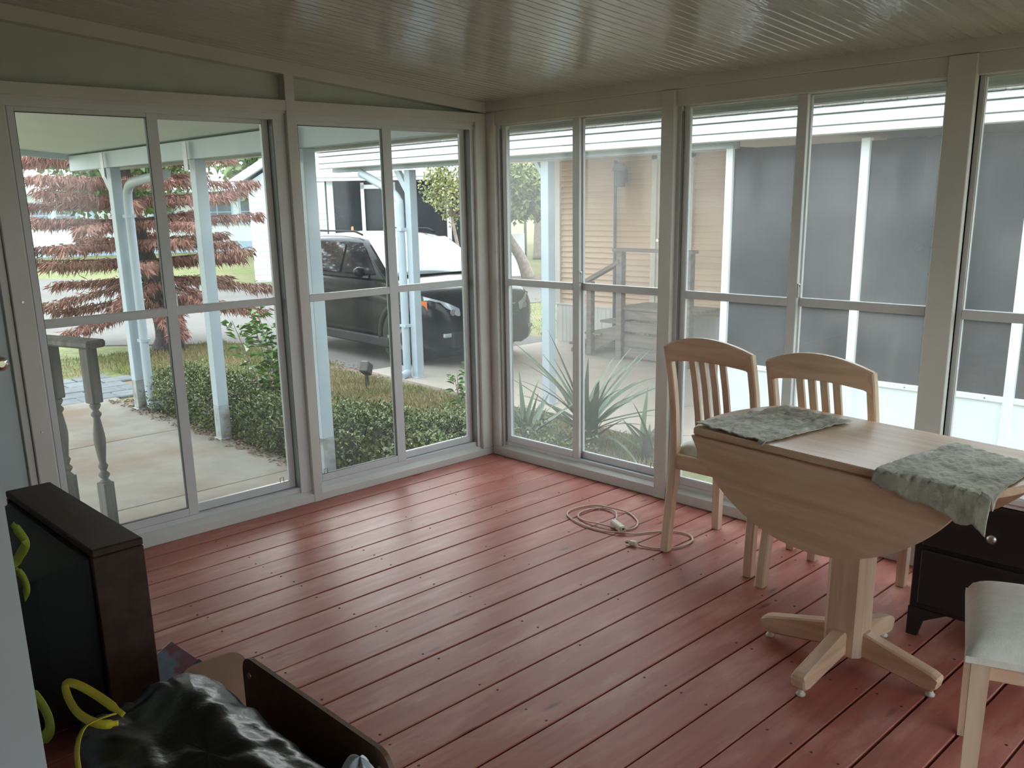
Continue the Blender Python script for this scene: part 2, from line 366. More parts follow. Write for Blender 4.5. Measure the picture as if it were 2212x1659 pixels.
ce = struct(empty('ceiling'), 'glossy off-white ribbed board ceiling sloping down to the eave')
ang = math.atan(SL); BW = 0.0483; LC = 3.46/math.cos(ang)
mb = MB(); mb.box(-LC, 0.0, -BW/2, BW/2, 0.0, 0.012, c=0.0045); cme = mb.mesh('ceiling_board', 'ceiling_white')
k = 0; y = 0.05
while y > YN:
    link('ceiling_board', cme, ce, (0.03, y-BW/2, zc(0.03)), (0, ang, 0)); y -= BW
mb = MB(); mb.prism([(0.35, zc(0.35)+.03), (-5.2, zc(-5.2)+.03), (-5.2, zc(-5.2)+.12), (0.35, zc(.35)+.12)], 1, YN-.3, 6.38)
struct(mb.build('roof', 'gable_panel'), 'insulated roof panel over the porch and walkway')

# left (gable) wall
mb = MB(); mb.prism([(0.10, 1.975), (-3.42, 1.975), (-3.42, zc(-3.42)+.02), (0.10, zc(.1)+.02)], 1, 0.055, 0.095)
struct(mb.build('wall_left', 'gable_panel'), 'grey-green gable panel over the left windows')
mb = MB(); mb.prism([(0.0, ZE-.056), (-3.42, zc(-3.42)-.056), (-3.42, zc(-3.42)), (0.0, ZE)], 1, -0.004, 0.06)
struct(mb.build('trim_1', 'white_paint'), 'sloping white trim board along the gable ceiling')
mb = MB(); mb.box(-3.42, -0.0, 0.0, 0.10, 1.942, 1.991, c=.002); mb.box(-3.42, 0, .012, .10, 1.930, 1.943)
struct(mb.build('trim_2', 'white_paint'), 'white header ledge above the left windows')
mb = MB(); mb.box(-2.60, 0.0, 0.0, 0.11, 0.0, 0.043, c=.003); mb.prism([(0.006, 0.043), (0.11, 0.043), (0.11, 0.075), (0.030, 0.062)], 0, -2.60, 0.0)
struct(mb.build('trim_3', 'white_paint'), 'white sill plate under the left windows')
mb = MB(); mb.box(-1.276, -1.226, -0.003, 0.10, 0.0, zc(-1.25)-.05, c=.002)
struct(mb.build('trim_4', 'white_paint'), 'white post between the two left windows')
mb = MB(); mb.box(-0.078, 0.0, -0.001, 0.10, 0.044, 1.985, c=.002)
struct(mb.build('trim_5', 'white_paint'), 'white corner board on the left wall')
mb = MB(); mb.box(-2.572, -2.498, -0.004, 0.10, 0.0, 1.942, c=.003); mb.box(-2.602, -2.574, 0.010, 0.10, 0.0, 1.942, c=.002)
struct(mb.build('trim_6', 'white_paint'), 'white casing between the entry door and the left window')
mb = MB()
for z in (1.155, .62, .33): mb.lathe([(.006, 0), (.005, .003)], 10, Matrix.Translation((-2.535, -.004, z)) @ Matrix.Rotation(math.pi/2, 4, 'X'))
mb.build('screw', 'steel', bpy.data.objects['trim_6'])

# right (eave) wall
RE = YN
mb = MB(); mb.box(-0.002, 0.10, RE, 0.0, 2.0, ZE+.01, c=.002); mb.box(0.008, 0.10, RE, 0.0, 1.925, 2.0, c=.002)
struct(mb.build('trim_7', 'white_paint'), 'white double header board along the right wall')
mb = MB(); mb.box(0.0, 0.11, RE, 0.0, 0.0, 0.054, c=.003); mb.prism([(0.006, 0.054), (0.11, 0.054), (0.11, 0.080), (0.030, 0.070)], 1, RE, 0.0)
struct(mb.build('trim_8', 'white_paint'), 'white sill plate under the right windows')
mb = MB(); mb.box(-0.001, 0.10, -0.066, 0.0, 0.055, 1.99, c=.002)
struct(mb.build('trim_9', 'white_paint'), 'white corner board on the right wall')
for i, (a, b, lab) in enumerate(((-1.304, -1.229, 'white post between the first two right windows'), (-2.632, -2.529, 'white post between the second and third right windows'), (-3.96, -3.87, 'white post beyond the third right window'))):
    mb = MB(); mb.box(-0.006, 0.10, a, b, 0.0, 1.998, c=.003)
    struct(mb.build('trim_%d' % (10+i), 'white_paint'), lab)

mb = MB(); mb.box(0.0, 0.10, 0.0, 0.10, -.05, 2.06); struct(mb.build('trim_13', 'white_paint'), 'square white corner post behind the corner boards')
# house wall with the doorway the camera stands in, and the dim hall behind it
YJ = -2.897
mb = MB(); mb.box(XH-.14, XH, YJ, 0.11, 0.0, 2.42)
struct(mb.build('wall_back', 'jamb_paint'), 'pale house wall ending at a door jamb close by on the left')
mb = MB(); mb.box(XH-.14, XH, YN, -4.75, 0, 2.42); mb.box(XH-.14, XH, -4.75, YJ, 2.2, 2.42)
struct(mb.build('wall_house', 'house_wall'))
mb = MB(); mb.box(-5.2, -3.24, YN-.1, YN, 0.0, 2.6); mb.box(-3.24, 0.1, YN-.1, YN, 1.94, 2.6); mb.box(-3.24, 0.1, YN-.1, YN, 0.0, 0.06)
for a, b in ((-.10, .1), (-1.72, -1.62)): mb.box(a, b, YN-.1, YN, 0, 2.0)
struct(mb.build('wall_near', 'white_paint'), 'near gable wall beside the camera')
mb = MB(); mb.box(-5.3, -5.2, YN-.1, .11, -.05, 2.6); mb.box(-5.2, XH-.14, -2.2, -2.1, 0, 2.6); mb.box(-5.2, XH-.14, YN, .1, -.05, -.01)
struct(mb.build('wall_hall', 'house_wall'))
mb = MB(); mb.box(-5.2, XH-.1, YN, 0.1, 2.42, 2.46); struct(mb.build('ceiling_hall', 'house_wall'))

# ------------------------------------------------------------------ windows
def window(n, wall, s0, s1, gl0, gl1, m0, m1, gr0, gr1, haze, inner_left=True, label=''):
    """s0..s1 opening; gl0..gl1 left glass; m0..m1 meeting stile; gr0..gr1 right glass; all along the wall (left to right)"""
    sg = 1 if wall in 'LN' else -1
    def bx(mb, a, b, d0, d1, z0, z1, c=0.0):
        if wall == 'L': mb.box(a, b, d0, d1, z0, z1, c)
        elif wall == 'N': mb.box(a, b, YN-d0, YN-d1, z0, z1, c)
        else: mb.box(d0, d1, a, b, z0, z1, c)
    w = struct(empty('window_%d' % n), label)
    mb = MB(); ZT, ZB = 1.942 if wall in 'LN' else 1.926, 0.060
    bx(mb, s0, gl0-sg*.034, .022, .10, ZB, ZT); bx(mb, s1, gr1+sg*.034, .022, .10, ZB, ZT)
    bx(mb, s0, s1, .020, .10, 1.903 if wall == 'L' else 1.923, ZT); bx(mb, s0, s1, .034, .10, ZB, 0.088)
    mb.build('frame', 'white_vinyl', w)
    mb = MB(); bx(mb, gl0-sg*.034, gl0-sg*.030, .024, .10, .088, 1.903); bx(mb, gr1+sg*.034, gr1+sg*.030, .024, .10, .088, 1.903)
    bx(mb, s0, s1, .055, .058, .070, .0905)
    mb.build('track_gasket', 'track_grey', w)
    for side in (0, 1):
        a, b = (gl0, m0) if side == 0 else (m1, gr1)
        d = .036 if (side == 0) == inner_left else .064
        ia, ib = (a-sg*.030, b+sg*(abs(m1-m0))) if side == 0 else (a-sg*(abs(m1-m0)*.75), b+sg*.030)
        zb, zt = 0.125, (1.885 if wall == 'L' else 1.919)
        mb = MB(); t = .022
        zq = 1.905 if wall == 'L' else zt+.004
        bx(mb, ia, a, d, d+t, .088, zq, .002); bx(mb, b, ib, d, d+t, .088, zq, .002)
        bx(mb, a, b, d, d+t, .088, zb, .002); bx(mb, a, b, d, d+t, zt, zt+.02 if wall == 'L' else zt+.005, .002)
        sash = mb.build('sash', 'white_vinyl', w)
        mb = MB(); bx(mb, a, b, d-.002, d+t+.002, 1.035, 1.072, .002); mb.build('mid_rail', 'white_vinyl', sash)
        for z0, z1 in ((zb, 1.035), (1.072, zt)):
            mb = MB(); bx(mb, a, b, d+.009, d+.0105, z0, z1); mb.build('pane', haze, sash)
        mb = MB(); e = .0025
        bx(mb, a, b, d+.003, d+t-.002, zb, zb+e); bx(mb, a, b, d+.003, d+t-.002, zt-e, zt)
        bx(mb, a, a+sg*e, d+.003, d+t-.002, zb, zt); bx(mb, b-sg*e, b, d+.003, d+t-.002, zb, zt)
        mb.build('glazing_bead', 'gasket' if (side == 0 and wall == 'L') else 'white_vinyl', sash)
        # little wire pull at the bottom outer corner
        q = (b-sg*.045) if (side == 1) else (a+sg*.028)
        pts = [(q-.011, zb), (q-.010, zb+.026), (q+.010, zb+.028), (q+.011, zb+.002)]
        pp = [(x, d+.006, z) if wall == 'L' else ((x, YN-d-.006, z) if wall == 'N' else (d+.006, x, z)) for x, z in pts]
        if side == 1 or wall == 'L' and n == 2:
            mb = MB(); mb.tube(pp, .0016, 5); mb.build('pull_loop', 'black_plastic', sash)
        if side == 0:
            q = b+sg*abs(m1-m0)*.9
            mb = MB(); bx(mb, q, q+sg*.012, d+.002, d+.020, 1.075, 1.135, .002); bx(mb, q+sg*.004, q+sg*.018, d+.006, d+.014, 1.122, 1.130, .001)
            mb.build('latch', 'steel', sash)
    return w
window(1, 'L', -2.498, -1.276, -2.454, -1.935, -1.935, -1.886, -1.886, -1.372, 'vinyl_clear', True, 'four-pane sliding window beside the entry door')
window(2, 'L', -1.226, -0.078, -1.198, -0.698, -0.698, -0.640, -0.640, -0.137, 'vinyl_clear', True, 'four-pane sliding window left of the corner')
window(3, 'R', -0.066, -1.229, -0.121, -0.630, -0.630, -0.674, -0.674, -1.209, 'vinyl_hazy', True, 'hazy sliding window right of the corner')
window(4, 'R', -1.304, -2.529, -1.362, -1.909, -1.909, -1.953, -1.953, -2.503, 'vinyl_hazy', True, 'hazy sliding window behind the dining chairs')
window(5, 'R', -2.632, -3.87, -2.652, -3.205, -3.205, -3.25, -3.25, -3.84, 'vinyl_hazy', True, 'hazy sliding window at the right edge')

mb = MB(); mb.box(0.0, 0.10, RE, -3.96, 0.05, 2.05); struct(mb.build('wall_right', 'house_wall'), 'solid end of the right wall')
window(6, 'N', -3.24, -1.72, -3.19, -2.50, -2.50, -2.45, -2.45, -1.77, 'vinyl_clear', True, 'sliding window in the near gable wall')
window(7, 'N', -1.62, -.10, -1.57, -.88, -.88, -.83, -.83, -.15, 'vinyl_clear', True, 'second sliding window in the near gable wall')
# ------------------------------------------------------------------ entry door on the left wall
d = struct(empty('door_1'), 'white entry door at the far left edge')
mb = MB(); mb.box(-3.38, -2.606, 0.024, 0.066, 0.01, 1.94, c=.003); mb.build('door_leaf', 'door_paint', d)
mb = MB(); mb.lathe([(.028, 0), (.030, .006), (.012, .012), (.011, .030), (.024, .040), (.030, .054), (.027, .066), (.012, .071)], 20, Matrix.Translation((-2.655, .024, .925)) @ Matrix.Rotation(math.pi/2, 4, 'X'))
mb.build('knob', 'chrome', d)
mb = MB(); mb.lathe([(.027, 0), (.028, .008), (.018, .018), (.015, .022)], 18, Matrix.Translation((-2.655, .024, 1.095)) @ Matrix.Rotation(math.pi/2, 4, 'X'))
mb.build('deadbolt', 'chrome', d)
# ------------------------------------------------------------------ drop-leaf table
TX, TY, TR = -0.9737, -2.7557, -0.1185
HW, RT, HT = 0.255, 0.528, 0.766
tb = thing('drop_leaf_table', 'pale oak round drop-leaf pedestal table with its leaves hanging down', 'table', (TX, TY, 0), TR)
def arc(u0, u1, n=15, side=1):
    return [(u, side*math.sqrt(max(0, RT*RT-u*u))) for u in np.linspace(u0, u1, n)]
poly = arc(-HW, HW, 15, 1)+arc(HW, -HW, 15, -1)
mb = MB(); inner = [(x*.995, y*.995) for x, y in poly]
n = len(poly)
vs = [(x, y, HT-.024) for x, y in inner]+[(x, y, HT-.021) for x, y in poly]+[(x, y, HT-.004) for x, y in poly]+[(x, y, HT) for x, y in inner]
fs = [tuple(range(n-1, -1, -1)), tuple(range(3*n, 4*n))]+[(r*n+i, r*n+(i+1) % n, (r+1)*n+(i+1) % n, (r+1)*n+i) for r in range(3) for i in range(n)]
mb.add(vs, fs); mb.build('table_top', 'oak_pale', tb)
for sx in (-1, 1):
    ch = math.sqrt(RT*RT-HW*HW)
    zs = []
    pts = []
    for v in np.linspace(-ch, ch, 41):
        pts.append((v, HT-.026-(math.sqrt(RT*RT-v*v)-HW)))
    top = [(ch-.0, HT-.028), (-ch+.0, HT-.028)]
    mb = MB(); mb.prism(pts+[(ch, HT-.0275), (-ch, HT-.0275)], 0, sx*(HW+.002)-.010, sx*(HW+.002)+.010)
    lf = mb.build('leaf', 'oak_pale', tb)
mb = MB(); mb.box(-.20, .20, -.36, .36, HT-.075, HT-.024, c=.004); mb.build('apron', 'oak_pale', tb)
# square column with chamfered corners and four legs on glides
c = .018; a, b = .050, .064
pts = [(-a+c, -b), (a-c, -b), (a, -b+c), (a, b-c), (a-c, b), (-a+c, b), (-a, b-c), (-a, -b+c)]
mb = MB(); mb.prism(pts, 2, 0.055, HT-.07); mb.build('column', 'oak_pale_z', tb, rot=(0, 0, -TR-.02))
for k in range(4):
    an = k*math.pi/2-TR-.02
    r0 = (.045 if k % 2 == 0 else .058)
    prof = [(r0, .058), (r0, .138), (r0+.015, .138), (.285, .083), (.303, .074), (.308, .060), (.303, .036), (.290, .024), (.272, .022), (.10, .050)]
    mb = MB(); w = .024
    outer = prof
    m_ = len(outer); ins = .006
    cx_ = sum(p[0] for p in outer)/m_; cz_ = sum(p[1] for p in outer)/m_
    inn = [(p[0]+(cx_-p[0])*.02, p[1]+(-ins if p[1] > .07 else ins)) for p in outer]
    vs = [(p[0], -w, p[1]) for p in inn]+[(p[0], -w+ins, p[1]) for p in outer]+[(p[0], w-ins, p[1]) for p in outer]+[(p[0], w, p[1]) for p in inn]
    fs = [tuple(range(m_)), tuple(range(4*m_-1, 3*m_-1, -1))]+[(r*m_+i, (r+1)*m_+i, (r+1)*m_+(i+1) % m_, r*m_+(i+1) % m_) for r in range(3) for i in range(m_)]
    mb.add(vs, fs); lg = mb.build('leg', 'oak_pale_x', tb, rot=(0, 0, an))
    mb = MB(); mb.lathe([(.014, 0), (.015, .006), (.010, .011), (.008, .026)], 12, Matrix.Translation((.280, 0, 0))); mb.build('glide', 'outlet_tan', lg)

# ------------------------------------------------------------------ placemats
def t2w(u, v, z):
    cs, sn = math.cos(TR), math.sin(TR); return (TX+u*cs-v*sn, TY+u*sn+v*cs, z)
from mathutils import noise as mnoise
def placemat(label, corners, seed, hang=0.0):
    """four corners in table coordinates; cloth lies wrinkled on the top and sags past the edge"""
    A, B, C_, D_ = [Vector((p[0], p[1])) for p in corners]
    N = 70
    def height(u, v, s, t):
        w = mnoise.noise(Vector((u*9+seed, v*22, seed)))*.5+mnoise.noise(Vector((u*20, v*45+seed, 2.0)))*.3+mnoise.noise(Vector((u*45, v*70, seed+5)))*.15
        z = HT+.007+max(-.004, .0125*w+.004*mnoise.noise(Vector((u*30+v*25, v*90-u*40, seed+9))))
        edge = max(0.0, -u-HW-.004)          # beyond the front edge
        rr = math.hypot(u, v)-RT-.004        # beyond the round end
        ov = max(edge, rr if abs(u) < HW+.004 else max(edge, rr), 0.0)
        if edge > 0: z -= min(edge*1.25, .22)*(1.0)+.004*math.sin(v*60+seed)
        elif rr > 0: z -= min(rr*.9, .18)
        return z
    vs = []; 
    def fn(s, t):
        s2 = min(max(s, 0), 1); p = A.lerp(B, s).lerp(D_.lerp(C_, s), t)
        # slightly wavy outline
        p += Vector((mnoise.noise(Vector((s*6+seed, t*6, 1.)))*.006, mnoise.noise(Vector((s*6, t*6+seed, 4.)))*.006))
        u, v = p
        e = max(0.0, -u-HW-.004); z = height(u, v, s, t)
        if e > 0: u = -HW-.016-e*.35
        return t2w(u, v, z)
    mb = MB(); mb.grid(fn, N, N)
    o = mb.build('placemat', 'mat_cloth')
    so = o.modifiers.new('thickness', 'SOLIDIFY'); so.thickness = .003; so.offset = 1
    return tag(o, label, 'placemat', 'crumpled cloth placemats on the table')
placemat('wrinkled grey-green cloth placemat at the left end of the table', [(-.235, .475), (-.262, .170), (.175, .150), (.205, .435)], 3.1)
placemat('wrinkled grey-green cloth placemat with a corner drooping over the table front', [(-.285, -.205), (-.330, -.530), (.095, -.480), (.170, -.205)], 8.7)

# ------------------------------------------------------------------ dining chairs (local: faces +x)
def make_chair(label):
    t = thing('dining_chair', label, 'chair')
    SZ = .415
    xs = [(-.2025, 0), (-.190, .14), (-.172, .30), (-.165, .42), (-.168, .52), (-.180, .64), (-.200, .76), (-.228, .87), (-.243, .918)]
    for sy in (-1, 1):
        mb = MB(); vs = []; w0 = .017
        for i, (x, z) in enumerate(xs):
            dpt = .021 if z < .5 else .019-.004*(z-.5)
            hw = .019 if z < .45 else .0155
            yo = sy*(.206-.012*min(1, z/.45)) if z < .45 else sy*(.194-.006*(z-.45))
            cc = .005
            ring = [(x-dpt, yo-hw+cc), (x-dpt, yo+hw-cc), (x-dpt+cc, yo+hw), (x+dpt-cc, yo+hw), (x+dpt, yo+hw-cc), (x+dpt, yo-hw+cc), (x+dpt-cc, yo-hw), (x-dpt+cc, yo-hw)]
            vs += [(p[0], p[1], z) for p in ring]
        m_ = len(xs); fs = [(i*8+k, i*8+(k+1) % 8, (i+1)*8+(k+1) % 8, (i+1)*8+k) for i in range(m_-1) for k in range(8)]
        fs += [tuple(range(7, -1, -1)), tuple(range((m_-1)*8, m_*8))]
        mb.add(vs, fs); mb.build('leg', 'oak_pale_z', t)
    for sy in (-1, 1):
        mb = MB(); mb.add([(p[0]*k+.185, p[1]*k+sy*.19, z) for z, k in ((0, .8), (.43, 1.0)) for p in ((-.021, -.021), (.021, -.021), (.021, .021), (-.021, .021))],
                          [(3, 2, 1, 0), (4, 5, 6, 7), (0, 1, 5, 4), (1, 2, 6, 5), (2, 3, 7, 6), (3, 0, 4, 7)])
        mb.build('leg', 'oak_pale_z', t)
    # crest rail with arched top, curved back in plan
    def crest(s, tt):
        pass
    N = 13; vs = []; W = .2035
    for i in range(N):
        s = -1+2*i/(N-1); y = s*W
        ztop = .922+.048*(1-s*s); zbot = .848+.022*(1-s*s)-.0
        if abs(s) > .84: zbot = .846-.010*(abs(s)-.84)/.16
        bow = -.014*(1-s*s)
        for z, dx in ((zbot, -.013), (zbot+.004, -.016), (ztop-.006, -.014), (ztop, -.009), (ztop, .007), (ztop-.006, .012), (zbot+.004, .013), (zbot, .010)):
            xb = -.205-.27*(z-.78)
            vs.append((xb+dx+bow, y, z))
    fs = [(i*8+k, i*8+(k+1) % 8, (i+1)*8+(k+1) % 8, (i+1)*8+k) for i in range(N-1) for k in range(8)]+[tuple(range(7, -1, -1)), tuple(range((N-1)*8, N*8))]
    mb = MB(); mb.add(vs, fs); mb.build('crest_rail', 'oak_pale', t)
    for k in range(4):
        y = (-1.5+k)*.047; hw = .0135; th = .006; vs = []
        pr_ = [(-.162, .43), (-.168, .52), (-.182, .64), (-.203, .76), (-.228, .86), (-.233, .88)]
        for x, z in pr_:
            bx_ = -.013*(1-(y/.2)**2)*min(1, (z-.43)/.4)
            for px_, py_ in ((-th, -hw), (-th, hw), (th, hw), (th, -hw)): vs.append((x+px_+bx_, y*(.94 if z < .5 else 1)+py_, z))
        m_ = len(pr_); fs = [(i*4+q, i*4+(q+1) % 4, (i+1)*4+(q+1) % 4, (i+1)*4+q) for i in range(m_-1) for q in range(4)]+[(3, 2, 1, 0), tuple(range(4*m_-4, 4*m_))]
        mb = MB(); mb.add(vs, fs); mb.build('slat', 'oak_pale_z', t)
    mb = MB(); mb.box(-.182, -.148, -.185, .185, .375, .440, c=.004)
    mb.build('rear_rail', 'oak_pale', t)
    mb = MB(); mb.box(.172, .198, -.18, .18, .372, .435, c=.003); mb.build('front_rail', 'oak_pale', t)
    for sy in (-1, 1):
        mb = MB(); mb.box(-.15, .18, sy*.178, sy*.200, .375, .435, c=.003); mb.build('side_rail', 'oak_pale_x', t)
    # padded seat
    def cush(a, b):
        x = -.155+.375*a; y = -.215+.43*b
        ex = 1-abs(2*a-1)**7; ey = 1-abs(2*b-1)**7
        z = .437+.052*max(0, ex*ey)**.5+.012*(1-(2*a-1)**2)*(1-(2*b-1)**2)
        return (x, y, z)
    mb = MB(); mb.grid(cush, 26, 26)
    vb = [(-.155, -.215, .437), (.22, -.215, .437), (.22, .215, .437), (-.155, .215, .437)]
    mb.add([(x*1.0, y*1.0, .420) for x, y, z in vb]+vb, [(3, 2, 1, 0), (0, 1, 5, 4), (1, 2, 6, 5), (2, 3, 7, 6), (3, 0, 4, 7)])
    o = mb.build('seat_cushion', 'seat_cream', t)
    return t
ch1 = make_chair('pale oak slat-back dining chair with its back left of the table, near the corner window')
ch1['group'] = 'matching pale oak dining chairs'
ch1.location = (-.358, -1.925, 0); ch1.rotation_euler = (0, 0, 0.02)
ch2 = copy_tree(ch1); ch2['label'] = 'pale oak slat-back dining chair half hidden behind the middle of the table'
ch2.location = (-.410, -2.432, 0); ch2.rotation_euler = (0, 0, -0.0)
ch3 = copy_tree(ch1); ch3['label'] = 'pale oak dining chair with cream seat, cut off at the lower right edge'
ch3.location = (-1.235, -3.425, 0); ch3.rotation_euler = (0, 0, math.radians(110))

# ------------------------------------------------------------------ extension cord
ec = thing('extension_cord', 'tan extension cord coiled loosely on the red deck', 'cord')
Z1, Z2, Z3 = .0055, .012, .018
pts = [(-.470, -1.345, Z1), (-.395, -1.305, Z1), (-.345, -1.255, Z2), (-.330, -1.195, Z1), (-.355, -1.150, Z1), (-.410, -1.125, Z1), (-.470, -1.130, Z1), (-.515, -1.165, Z1),
       (-.535, -1.225, Z1), (-.535, -1.300, Z2), (-.525, -1.380, Z2), (-.500, -1.440, Z1), (-.440, -1.455, Z1), (-.375, -1.420, Z1), (-.325, -1.355, Z1), (-.300, -1.300, Z1), (-.310, -1.255, Z2),
       (-.330, -1.215, Z3), (-.325, -1.150, Z2), (-.345, -1.095, Z1), (-.405, -1.070, Z1), (-.470, -1.070, Z1), (-.520, -1.095, Z1), (-.555, -1.150, Z1), (-.580, -1.230, Z1), (-.590, -1.310, Z1), (-.580, -1.390, Z1), (-.555, -1.460, Z2), (-.510, -1.510, Z1), (-.450, -1.545, Z1),
       (-.395, -1.585, Z1), (-.352, -1.640, Z1), (-.350, -1.700, Z1), (-.390, -1.745, Z1), (-.460, -1.760, Z1), (-.530, -1.740, Z1), (-.585, -1.690, Z1), (-.605, -1.640, Z1), (-.612, -1.610, .010)]
def spline(P, m=6):
    P = [Vector(p) for p in P]; out = []
    for i in range(len(P)-1):
        p0, p1, p2, p3 = P[max(i-1, 0)], P[i], P[i+1], P[min(i+2, len(P)-1)]
        for j in range(m):
            t = j/m; out.append(.5*((2*p1)+(-p0+p2)*t+(2*p0-5*p1+4*p2-p3)*t*t+(-p0+3*p1-3*p2+p3)*t**3))
    out.append(P[-1]); return out
mb = MB(); mb.tube(spline(pts), .0042, 8); mb.build('cable', 'cord_tan', ec)
an = math.atan2(-1.470+1.355, -.535+.480)
M = Matrix.Translation((-.505, -1.405, .016)) @ Matrix.Rotation(math.atan2(-.095, -.045), 4, 'Z')
mb = MB(); mb.box(-.055, .055, -.016, .016, -.014, .016, c=.005, M=M); ob = mb.build('outlet_block', 'outlet_tan', ec)
mb = MB(); mb.tube([M @ Vector((-.055, 0, 0)), M @ Vector((-.078, 0, -.004))], [.009, .005], 8); mb.build('strain_relief', 'outlet_tan', ec)
mb = MB()
for i in (-1, 0, 1): mb.box(.0545, .0558, -.004+i*.0, .004, -.001, .008, M=M)
mb.build('socket_slot', 'black_plastic', ob)
M = Matrix.Translation((-.622, -1.585, .013)) @ Matrix.Rotation(math.radians(105), 4, 'Z')
mb = MB(); mb.box(-.020, .016, -.012, .012, -.010, .010, c=.005, M=M); pl = mb.build('plug', 'outlet_tan', ec)
for y, z in ((-.006, .003), (.006, .003), (0, -.005)):
    mb = MB(); mb.box(.015, .034, y-.001, y+.001, z-.003, z+.003, M=M); mb.build('prong', 'steel', pl)

# ------------------------------------------------------------------ dark nightstand behind the table, right
ns = thing('nightstand', 'black-brown nightstand with a round knob and pale top behind the table', 'nightstand', (0, 0, 0))
x0, x1, y0, y1 = -.62, -.10, -3.34, -2.805
mb = MB(); mb.box(x0+.012, x1, y0, y1, .10, .545, c=.004); body = mb.build('carcass', 'dark_stand', ns)
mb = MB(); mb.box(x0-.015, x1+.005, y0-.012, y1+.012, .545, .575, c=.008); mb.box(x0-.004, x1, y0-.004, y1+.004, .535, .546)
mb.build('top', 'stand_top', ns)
for za, zb in ((.34, .53), (.125, .325)):
    mb = MB(); mb.box(x0-.006, x0+.014, y0+.03, y1-.03, za, zb, c=.005); dr = mb.build('drawer', 'dark_stand', ns)
    if za > .3:
        mb = MB(); mb.lathe([(.006, 0), (.006, .010), (.014, .016), (.017, .024), (.013, .031), (.004, .034)], 16, Matrix.Translation((x0-.006, -3.058, .428)) @ Matrix.Rotation(-math.pi/2, 4, 'Y'))
    else:
        mb = MB(); mb.lathe([(.006, 0), (.006, .010), (.014, .016), (.017, .024), (.013, .031), (.004, .034)], 16, Matrix.Translation((x0-.006, -3.058, .225)) @ Matrix.Rotation(-math.pi/2, 4, 'Y'))
    mb.build('knob', 'steel', dr)
for ya, sg in ((y1, -1), (y0, 1)):
    mb = MB(); mb.prism([(ya, 0), (ya, .105), (ya+sg*.13, .105), (ya+sg*.05, .06), (ya+sg*.035, 0)], 0, x0+.006, x0+.028); mb.build('bracket_foot', 'dark_stand', ns)
    mb = MB(); mb.box(x1-.03, x1, ya, ya+sg*.04, 0, .105); mb.build('rear_foot', 'dark_stand', ns)

# ------------------------------------------------------------------ old television seen from behind, lower left
tv = thing('television', 'dark walnut-cased old television seen from behind at the lower left', 'television', (0, 0, 0))
xa, xb, ya, yb, H = -2.872, -2.728, -1.476, -.700, .600
mb = MB(); mb.box(xa, xb, ya, yb, H-.024, H, c=.004); mb.box(xa, xb, ya, ya+.022, .03, H-.024, c=.003); mb.box(xa, xb, yb-.022, yb, .03, H-.024, c=.003); mb.box(xa, xb, ya, yb, .03, .055, c=.003)
mb.build('case', 'tv_walnut', tv)
mb = MB(); mb.box(xa+.03, xb-.004, ya+.02, yb-.02, .05, H-.02); mb.build('chassis', 'tv_black', tv)
mb = MB()
def hull(r): return r
vs = []
for x, ins, zt, zb in ((xa+.035, .026, H-.030, .06), (xa-.005, .034, H-.036, .065), (xa-.12, .10, H-.075, .08), (xa-.25, .20, H-.16, .10), (xa-.33, .23, H-.20, .12)):
    vs += [(x, ya+ins, zb), (x, yb-ins, zb), (x, yb-ins, zt), (x, ya+ins, zt)]
fs = [(i*4+k, i*4+(k+1) % 4, (i+1)*4+(k+1) % 4, (i+1)*4+k) for i in range(4) for k in range(4)]+[(16, 17, 18, 19)]
mb.add(vs, fs); rr = mb.build('rear_housing', 'tv_black', tv)
for i in range(9):
    z = H-.10-.022*i
    mb = MB(); mb.box(xa-.24-.006*i, xa-.10, ya+.22, yb-.22, z, z+.004); 
    mb.build('vent_slot', 'black_plastic', rr)
mb = MB(); mb.box(xa-.375, xa-.33, yb-.38, yb-.34, .30, .38, c=.006); mb.lathe([(.008, 0), (.008, .02)], 10, Matrix.Translation((xa-.375, yb-.36, .36)) @ Matrix.Rotation(-math.pi/2, 4, 'Y')); mb.build('antenna_jack', 'steel', rr)
mb = MB(); mb.box(xa-.05, xb, ya+.06, yb-.06, 0, .032); mb.build('plinth', 'tv_black', tv)

# ------------------------------------------------------------------ brown bin with a black bag of rubbish
bn = thing('storage_bin', 'open brown storage bin with riveted rounded corners on the floor', 'bin', (0, 0, 0))
def rpanel(L, Hh, r=.045, n=7):
    p = [(0, 0), (L, 0)]
    for i in range(n+1):
        a = math.pi/2*i/n; p.append((L-r+r*math.cos(a), Hh-r+r*math.sin(a)))
    for i in range(n+1):
        a = math.pi/2+math.pi/2*i/n; p.append((r+r*math.cos(a), Hh-r+r*math.sin(a)))
    return p
BX0, BX1, BY0, BY1, BH = -3.10, -2.690, -2.760, -1.955, .395
pan = rpanel(BY1-BY0, BH)
BYC = -2.585
pan = rpanel(BY1-BYC, BH)
for x in (BX1,):
    mb = MB(); mb.prism([(BYC+p[0], p[1]+.004) for p in pan], 0, x-.006, x+.006); s_ = mb.build('side_panel', 'bin_brown', bn)
    for yy in (-2.55, BY1-.035):
        mb = MB(); mb.lathe([(.008, -.009), (.009, -.006), (.009, .006), (.008, .009)], 12, Matrix.Translation((x, yy, BH-.045)) @ Matrix.Rotation(math.pi/2, 4, 'Y')); mb.build('rivet', 'steel', s_)
pan = rpanel(BX1-BX0-.014, BH-.02)
for y in (BY0,):
    mb = MB(); mb.prism([(BX0+.007+p[0], p[1]+.004) for p in pan], 1, y-.006 if y == BY0 else y-.012, y+.012 if y == BY0 else y+.006); mb.build('end_panel', 'bin_brown', bn)
mb = MB(); mb.box(BX0+.006, BX1-.006, BY0+.012, BY1-.012, .002, .012); mb.build('bottom', 'bin_brown', bn)

